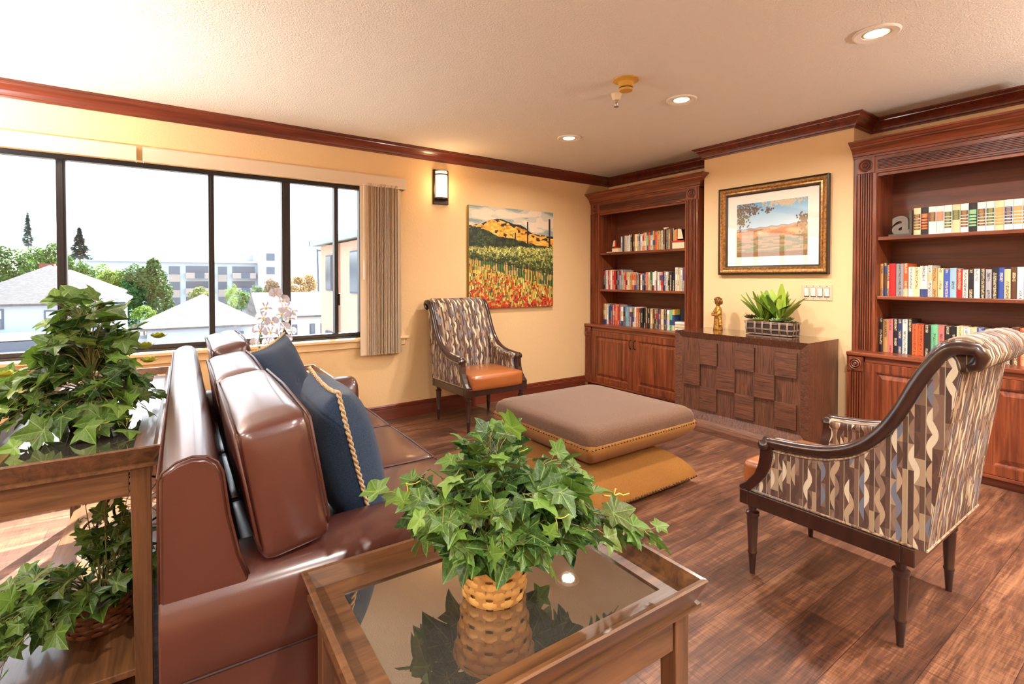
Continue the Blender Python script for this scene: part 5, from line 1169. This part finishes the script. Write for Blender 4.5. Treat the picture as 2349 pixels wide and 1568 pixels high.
mb = MB(); mb.lathe([(.029, .236), (.031, .25), (.029, .266), (.022, .279), (.01, .287), (.001, .288)], n=24, cap=False)
for k in range(13):
    a_ = R(-20 + k * 18.5); c_, s__ = math.cos(a_), math.sin(a_); mb.tube([(.026 * c_, .026 * s__, .275), (.031 * c_, .031 * s__, .25), (.032 * c_, .032 * s__, .232), (.028 * c_, .028 * s__, .222)], [.005, .006, .006, .003], 6)
for x in (-.014, -.006, .003, .012): mb.tube([(x, -.018, .279), (x * 1.15, -.027, .268), (x * 1.2, -.028, .259)], [.004, .004, .002], 6)
mb.build('hair', mat('dark_gilding', srgb(128, 84, 36), .35, .5), t, smooth=2)

rd = random.Random(9); t = empty('succulent_planter', (3.985, 2.06, SZ + .0004), R(-90)); tag(t, 'woven dark planter of ferns and succulents on the sideboard, below the framed print', 'potted plant')
hx, hy, hh_ = .185, .07, .105
mb = MB(); mb.hexa([(-hx + .01, -hy + .008, .006), (hx - .01, -hy + .008, .006), (hx - .01, hy - .008, .006), (-hx + .01, hy - .008, .006)], [(-hx, -hy, hh_), (hx, -hy, hh_), (hx, hy, hh_), (-hx, hy, hh_)]); mb.build('planter_box', mat('dark_bark', srgb(54, 34, 26), .7), t)
mb = MB()
def rect(z, e): f = z / hh_; a_, b_ = hx - .01 * (1 - f) + e, hy - .008 * (1 - f) + e; return [(-a_, -b_, z), (a_, -b_, z), (a_, b_, z), (-a_, b_, z)]
for z in (.006, .012, .045, .052, .092, .1, .106): mb.tube(rect(z, .003), .0026, 6, closed=True)
for x in (-.175, -.105, -.045, .025, .09, .15):
    for dx in (0, .008): 
        for s in (-1, 1): mb.tube([(x + dx, s * (hy - .006), .004), (x + dx, s * (hy + .006), .05), (x + dx, s * (hy + .005), .107)], .003, 6)
for y in (-.045, 0, .045):
    for s in (-1, 1): mb.tube([(s * (hx - .006), y, .004), (s * (hx + .006), y, .05), (s * (hx + .005), y, .107)], .003, 6)
mb.build('cane_weave', mat('grey_cane', srgb(150, 128, 112), .35), t, smooth=2)
def strap(mb, o, d, L_, w_, bend, c, rd):
    o = Vector(o); d = Vector(d).normalized(); s = d.cross(Vector((0, 0, 1))); s = s.normalized() if s.length > .05 else Vector((1, 0, 0)); s = (s + Vector((0, rd.uniform(-.3, .3), 0))).normalized(); rws = []; N_ = 10
    for k in range(N_ + 1):
        f = k / N_; p = o + d * L_ * f + Vector((d.x, d.y, -.4)) * bend * L_ * f * f; ww = w_ * (math.sin(PI * min(1, .08 + .90 * f)) ** .6) * (1 + .06 * math.sin(f * 40)) + .0008; nn = d.cross(s) * (.25 * ww); rws.append((p + s * ww + nn, p, p - s * ww + nn))
    mb.add([tuple(v) for r in rws for v in r], [(3 * k + q, 3 * k + q + 1, 3 * k + q + 4, 3 * k + q + 3) for k in range(N_) for q in (0, 1)], col=c)
for cx in (-.05, .06):
    mb = MB()
    for k in range(16):
        a_ = k * 2.4 + cx * 30; out = rd.uniform(.1, .95); d = (math.cos(a_) * out, math.sin(a_) * out * .55, 1); t_ = rd.random(); c1, c2 = srgb(86, 124, 34), srgb(168, 192, 70); cc = tuple(c1[i] * (1 - t_) + c2[i] * t_ for i in range(3)) + (1,)
        strap(mb, (cx, 0, .09), d, rd.uniform(.23, .33), rd.uniform(.027, .040), rd.uniform(.05, .6), cc, rd)
    mb.build('fern_fronds', M['succ'], t, smooth=2)
for (c, r, n, c1, c2, ti) in (((-.155, -.02, .12), .075, 26, srgb(44, 48, 34), srgb(80, 78, 52), .6), ((-.09, -.045, .11), .06, 24, srgb(120, 150, 70), srgb(190, 206, 120), .5), ((.06, -.05, .11), .062, 26, srgb(110, 150, 100), srgb(176, 200, 140), .7), ((.13, -.03, .12), .07, 26, srgb(80, 92, 50), srgb(128, 134, 76), .6), ((.17, -.035, .10), .06, 20, srgb(56, 60, 36), srgb(110, 100, 60), .4), ((-.02, -.05, .105), .035, 14, srgb(110, 84, 50), srgb(150, 130, 70), .6), ((.0, -.06, .09), .03, 14, srgb(110, 84, 50), srgb(150, 130, 70), .6)):
    mb = MB(); rosette_leaves(mb, c, r, n, rd, c1, c2, ti, .2); mb.build('succulent', M['succ'], t)

# ------------------------------------------------------------------ outside
GZ = -8.0
def hazy(name, c, rough=.8): return mat(name, c, rough)
struct(MB().box(-160, 220, YW + 3, 330, GZ - .2, GZ).build('ground', mat('pale_street', srgb(150, 146, 140), .9)), 'pale street level far below the window', 'ground')
m = mat('shingle_roof', srgb(172, 168, 168), .8); mp = mapping(m, (1, 1, 1)); br = nt(m)[0].new('ShaderNodeTexBrick'); nt(m)[1].new(mp.outputs[0], br.inputs['Vector']); br.inputs['Scale'].default_value = 3; br.inputs['Color1'].default_value = srgb(84, 85, 88); br.inputs['Color2'].default_value = srgb(66, 67, 72); br.inputs['Mortar'].default_value = srgb(70, 72, 76); br.inputs['Mortar Size'].default_value = .03
nt(m)[1].new(br.outputs[0], nt(m)[2].inputs['Base Color']); M['shingle'] = m
M['pale_roof'] = mat('pale_shingle', srgb(128, 124, 122), .8); m = M['pale_roof']; mp = mapping(m, (.25, 1, 4)); n = noise(m, mp, 4, 3); r = ramp(m, n.outputs[0], [(.35, srgb(66, 65, 68)), (.6, srgb(104, 101, 100))]); nt(m)[1].new(r.outputs[0], nt(m)[2].inputs['Base Color']); M['wall_blue'] = mat('pale_siding', srgb(158, 172, 188), .8); M['wall_white'] = mat('white_siding', srgb(178, 180, 182), .8); M['stucco'] = mat('grey_stucco', srgb(158, 170, 182), .85); M['stucco2'] = mat('warm_grey_panel', srgb(150, 144, 140), .85)
M['pinkst'] = mat('pink_stucco', srgb(184, 148, 130), .85); M['win_dark'] = mat('dark_window', srgb(74, 88, 104), .15); M['trimw'] = mat('window_trim', srgb(70, 84, 102), .6); M['fascia'] = mat('blue_grey_fascia', srgb(128, 150, 162), .6)
def hip(mb, x0, x1, y0, y1, z, h_, ov=.4, ridge=.35):
    x0 -= ov; x1 += ov; y0 -= ov; y1 += ov; w_, d_ = x1 - x0, y1 - y0; c = (y0 + y1) / 2; q = min(w_, d_) / 2
    if w_ >= d_: a, b = (x0 + q, c), (x1 - q, c)
    else: a, b = ((x0 + x1) / 2, y0 + q), ((x0 + x1) / 2, y1 - q)
    vs = [(x0, y0, z), (x1, y0, z), (x1, y1, z), (x0, y1, z), (a[0], a[1], z + h_), (b[0], b[1], z + h_), (x0, y0, z - .15), (x1, y0, z - .15), (x1, y1, z - .15), (x0, y1, z - .15)]
    if w_ >= d_: fs = [(0, 1, 5, 4), (1, 2, 5), (2, 3, 4, 5), (3, 0, 4)]
    else: fs = [(0, 1, 4), (1, 2, 5, 4), (2, 3, 5), (3, 0, 4, 5)]
    mb.add(vs, fs + [(0, 6, 7, 1), (1, 7, 8, 2), (2, 8, 9, 3), (3, 9, 6, 0), (9, 8, 7, 6)])
def house(name, x0, x1, y0, y1, z, h_, wm, rm, label, wins=(), extra=None, cat='house'):
    t = empty(name, ((x0 + x1) / 2, (y0 + y1) / 2, GZ)); org = tuple(t.location); tag(t, label, cat)
    wb(MB().box(x0, x1, y0, y1, GZ, z - .02), 'walls', wm, t, org)
    mb = MB(); hip(mb, x0, x1, y0, y1, z, h_); wb(mb, 'roof', rm, t, org)
    for (a, b, c, d) in wins:
        f = wb(MB().box(a, b, y0 - .06, y0, c, d), 'window', M['trimw'], t, org); p = wb(MB().box(a + .1, b - .1, y0 - .08, y0 - .06, c + .1, (c + d) / 2 - .04), 'pane', M['win_dark'], f, org); wb(MB().box(a + .1, b - .1, y0 - .08, y0 - .06, (c + d) / 2 + .04, d - .1), 'pane', M['stucco'], f, org)
    return t, org
t, org = house('house', -10.5, -2.2, 45, 58, -.38, 2.6, M['wall_blue'], M['shingle'], 'pale two-storey house with grey hipped roof, seen through the left pane', [(-9.6, -8.0, -2.0, -.7), (-6.1, -5.0, -2.0, -.85)])
wb(MB().box(-7.0, -6.2, 50, 51, 1.2, 2.35), 'chimney', mat('chimney_brick', srgb(120, 66, 54), .8), t, org); wb(MB().box(-10.5, -3.2, 43.6, 45, -2.65, -2.2), 'porch_beam', M['wall_white'], t, org); wb(MB().box(-10.5, -3.4, 43.4, 45, -3.3, -2.7), 'awning', M['trimw'], t, org); wb(MB().box(-10.5, -3.2, 43.5, 44.9, -3.95, -3.3), 'fascia_board', M['wall_white'], t, org)
wb(MB().box(-10.5, -3.2, 43.8, 45, GZ, -3.95), 'porch_wall', M['wall_white'], t, org)
cu = bpy.data.curves.new('number', 'FONT'); cu.body = '561'; cu.size = .42; cu.extrude = .01; cu.align_x = 'CENTER'; cu.space_character = 1.7; o = bpy.data.objects.new('number', cu); col.objects.link(o); me = bpy.data.meshes.new_from_object(o); bpy.data.objects.remove(o); me.materials.append(M['trimw'])
o = bpy.data.objects.new('house_number', me); col.objects.link(o); o.parent = t; o.location = (-7.3 - org[0], 43.48 - org[1], -3.28 - .45 - org[2]); o.rotation_euler = (PI / 2, 0, 0)
tag(house('annex', -11.5, -2.9, 59.5, 67, .0, 2.1, M['wall_blue'], M['shingle'], 'second hipped roof behind the pale two-storey house')[0], 'low hipped grey roof just behind the pale two-storey house', 'house')
t, org = house('bungalow', -.6, 6.9, 45, 53, -2.38, 2.35, M['wall_blue'], M['pale_roof'], 'low house with white hipped roof in the middle of the window view', [(2.6, 3.4, -4.4, -3.6)])
wb(MB().box(3.6, 5.6, 44.6, 45, -3.1, -2.95), 'awning', M['trimw'], t, org); wb(MB().box(3.8, 5.4, 44.9, 45.0, -4.6, -3.15), 'garage_door', mat('pale_door', srgb(214, 196, 170), .7), t, org); wb(MB().box(-1.6, -.61, 46, 49, GZ, -3.2), 'side_wing', M['wall_white'], t, org)
# apartment block
t = empty('apartment_block', (12, 124, GZ)); org = tuple(t.location); tag(t, 'long three-storey grey apartment block with balconies, centre of the view', 'building')
wb(MB().box(-12, 17.6, 120, 134, GZ, 4.5), 'main_walls', M['stucco'], t, org); wb(MB().box(-12.4, 17.8, 119.3, 134, 4.5, 4.9), 'roof', M['wall_white'], t, org)
wb(MB().box(17.6, 21.2, 118, 134, GZ, 7.6), 'stair_tower', M['stucco'], t, org); wb(MB().box(21.2, 28.4, 119, 134, GZ, 7.5), 'blank_wing', mat('pale_stucco', srgb(202, 212, 220), .85), t, org); wb(MB().box(12.5, 17.6, 126, 132, 4.9, 6.6), 'penthouse', M['wall_white'], t, org); wb(MB().box(-5.5, -2.6, 124, 127, 4.9, 6.6), 'roof_box', M['wall_white'], t, org)
for fl in range(3):
    z = 1.5 - fl * 3.1
    for (x0, x1) in ((4.8, 9.6), (13.0, 17.2)):
        b = wb(MB().box(x0, x1, 119.9, 120.02, z, z + 2.3), 'balcony_recess', M['win_dark'], t, org); wb(MB().box(x0 - .1, x1 + .1, 118.6, 119.9, z - .25, z + .9), 'balcony', M['stucco2'], t, org); wb(MB().box(x0 + 1.5, x0 + 3.1, 118.5, 118.6, z - .2, z + .9), 'railing', M['trimw'], b, org)
    for (x0, x1) in ((2.0, 3.8), (10.4, 12.0)):
        f = wb(MB().box(x0, x1, 119.88, 120.0, z + .6, z + 2.2), 'window', M['win_dark'], t, org); wb(MB().box(x0, x1, 119.9, 120.02, z - .9, z + .55), 'panel', M['stucco2'], t, org)
for z in (5.1, 2.2, -.8, -3.8): wb(MB().box(19.2, 20.8, 117.9, 118.0, z, z + 1.5), 'window', M['win_dark'], t, org)
# gabled white house and its outbuilding
t = empty('gabled_house', (14, 62, GZ)); org = tuple(t.location); tag(t, 'white gabled house with bright roof beyond the orchid', 'house')
wb(MB().box(10.4, 19, 60, 68, GZ, -2.6), 'walls', M['wall_white'], t, org)
mb = MB(); mb.prism([(59.4, -2.9), (64, -.35), (68.6, -2.9), (68.6, -3.1), (59.4, -3.1)], 'x', 8.8, 19.4); wb(mb, 'roof', M['pale_roof'], t, org)
for x in (11.2, 12.3, 14.2, 15.4): f = wb(MB().box(x, x + .55, 59.9, 60, -5.4, -3.9), 'window', M['trimw'], t, org); wb(MB().box(x + .08, x + .47, 59.86, 59.9, -5.3, -4.0), 'pane', M['win_dark'], f, org)
# pink building close by on the right
t = empty('pink_building', (11, 20, GZ)); org = tuple(t.location); tag(t, 'pink stucco building with blue-grey eaves at the right end of the window', 'building')
wb(MB().box(7, 16, 12, 27.1, GZ, 2.9), 'walls', M['pinkst'], t, org); mb = MB(); hip(mb, 7, 16, 12, 27.1, 3.15, 2.6, .4); wb(mb, 'roof', mat('ribbed_roof', srgb(140, 152, 154), .6), t, org)
wb(MB().box(6.5, 6.62, 11.6, 27.5, 2.92, 3.2), 'gutter', M['fascia'], t, org); wb(MB().box(6.5, 16.4, 27.4, 27.52, 2.92, 3.2), 'gutter', M['fascia'], t, org)
for (y0, y1, a, b) in ((24.95, 26.0, .65, 2.4), (20.9, 22.15, .6, 2.45), (25.0, 26.1, -2.6, -1.35)): f = wb(MB().box(6.93, 7, y0, y1, a, b), 'window', M['trimw'], t, org); wb(MB().box(6.9, 6.93, y0 + .07, y1 - .07, a + .07, b - .07), 'pane', M['win_dark'], f, org)
wb(MB().tube([(6.9, 23.85, 2.9), (6.9, 23.85, -7.5)], .07, 10), 'downpipe', M['pinkst'], t, org)
t = empty('utility_pole', (17.9, 70, GZ)); tag(t, 'thin utility pole beside the pink building', 'pole'); MB().tube([(0, 0, 0), (-.3, 0, 13.2)], .12, 8).build('pole', M['trimw'], t); MB().box(-.3, 1.6, -.06, .06, 12.9, 13.1).build('crossarm', M['trimw'], t)

def tree(name, x, y, zt, rx, rz, c1, c2, label, kind=0, n=1500, dens=3.6, group='trees beyond the window', sz=None, seed=0, zb=None):
    rd = random.Random(seed + int(x * 13) + int(y)); t = empty(name, (x, y, GZ)); tag(t, label, 'tree', group); top = zt - GZ; mb = MB()
    MB().tube([(0, 0, 0), (rx * .04, 0, top * .5), (0, 0, top * (.92 if kind else .75))], [rx * .06 + .05, rx * .045 + .04, .04], 8).build('trunk', mat('bark', srgb(88, 70, 58), .9) if 'bark' not in bpy.data.materials else bpy.data.materials['bark'], t)
    cz = top - rz; cl = []
    if kind == 0:
        for k in range(26): d = sphere_dir(rd, -.8, 1); q = rd.uniform(.45, .82); cl.append((Vector((d.x * rx * q, d.y * rx * q, cz + d.z * rz * q)), rd.uniform(.22, .36)))
    for k in range(int(n * (dens if kind == 0 else 1.6))):
        if kind == 0: c, q = rd.choice(cl); d = sphere_dir(rd, -1, 1); p = c + Vector((d.x * rx, d.y * rx, d.z * rz)) * q * rd.uniform(.75, 1.05); nr = (d + Vector((rd.uniform(-.5, .5), rd.uniform(-.5, .5), rd.uniform(-.2, .9)))).normalized()
        else:
            f = rd.random() ** .7; z = top - f * 2 * rz; lv = .55 + .45 * abs(math.sin(z * 2.2 + (x % 3))); r = rx * (f if kind == 1 else .5 + .5 * math.sin(f * 9)) * lv * rd.uniform(.5, 1.05); a_ = rd.uniform(0, 2 * PI); p = Vector((r * math.cos(a_), r * math.sin(a_), z)); nr = Vector((math.cos(a_) * .3, math.sin(a_) * .3, 1)); nr.normalize()
        s = (sz or min(rx * .07, .15)) * rd.uniform(.6, 1.3); x_ = nr.orthogonal().normalized(); y_ = nr.cross(x_); an = rd.uniform(0, PI); e1 = x_ * math.cos(an) + y_ * math.sin(an); e2 = nr.cross(e1); t_ = rd.random(); cc = tuple(c1[i] * (1 - t_) + c2[i] * t_ for i in range(3)) + (1,)
        mb.add([tuple(p + e1 * s), tuple(p + e2 * s * .6 + nr * s * .2), tuple(p - e1 * s), tuple(p - e2 * s * .6 - nr * s * .15)], [(0, 1, 2), (0, 2, 3)], col=cc)
    mb.build('crown', M['treeleaf'], t); return t
m = M['treeleaf'] = vcol('tree_foliage', .7); N, L, B = nt(m); a = [q for q in N if q.type == 'VERTEX_COLOR'][0]; trn = N.new('ShaderNodeBsdfTranslucent'); L.new(a.outputs[0], trn.inputs[0]); mxs = N.new('ShaderNodeMixShader'); mxs.inputs[0].default_value = .4; L.new(B.outputs[0], mxs.inputs[1]); L.new(trn.outputs[0], mxs.inputs[2]); L.new(mxs.outputs[0], N['Material Output'].inputs[0])
g1, g2, g3, g4 = srgb(30, 66, 28), srgb(92, 130, 50), srgb(66, 104, 34), srgb(140, 162, 64)
TL = [('tree', -13.7, 74, 5.0, 3.0, 2.9, g1, g3, 'round green tree at the left edge of the window view', 0, 1500), ('tree', -11.0, 84, 5.8, 3.3, 3.3, g1, g2, 'bushy green tree behind the ridge of the pale two-storey house', 0, 1600),
 ('tree', -7.4, 78, 4.1, 1.9, 2.3, g1, g2, 'green tree just right of the first mullion', 0, 1100), ('tree', -5.2, 86, 3.5, 2.2, 2.9, g3, g4, 'light green bushy tree between the hipped roof and the big tree', 0, 1500),
 ('tree', -.85, 70, 3.7, 2.9, 4.3, g1, g3, 'largest dark green tree, in front of the apartment block', 0, 2600), ('tree', -1.0, 57.5, -1.0, 1.0, .9, g3, g4, 'low yellow-green tree below the largest tree', 0, 500),
 ('tree', 4.3, 70, .5, 1.5, 1.6, srgb(80, 96, 50), srgb(150, 158, 96), 'olive-coloured tree behind the roof ridge of the low house', 0, 800), ('tree', 7.0, 66, .8, .8, 1.6, g2, g4, 'slim pale green tree in front of the apartment balconies', 0, 500),
 ('tree', 9.0, 74, -.3, 2.0, 1.7, g3, g2, 'spreading pale green tree behind the right slope of the low house', 0, 1200), ('tree', 11.6, 80, .4, 1.2, 1.4, srgb(60, 92, 62), srgb(110, 140, 104), 'blue-green tree at the foot of the blank wing', 0, 600),
 ('tree', 14.6, 85, 1.3, 1.6, 2.0, srgb(104, 90, 72), srgb(160, 140, 112), 'greyish brown tree left of the thick mullion', 0, 900), ('tree', 18.8, 85, 2.3, 2.7, 2.3, srgb(128, 100, 66), srgb(204, 178, 128), 'russet tree between the thick mullion and the pink building', 0, 1500)]
for a in TL: tree(*a)
tree('conifer', -14.4, 95, 10.3, .8, 2.3, srgb(58, 92, 92), srgb(100, 132, 128), 'tall thin distant conifer at the left of the view', 1, 420, 1, 'conifers on the skyline', .22); tree('conifer', -9.0, 95, 8.6, 1.6, 2.3, srgb(34, 66, 70), srgb(74, 106, 104), 'dark pyramidal conifer right of the first mullion', 1, 900, 1, 'conifers on the skyline', .26)
t = tree('shrub', .5, 30, -1.8, .55, .35, g3, g4, 'yellow-green bush top just above the window sill', 0, 260, 1, None, .06)
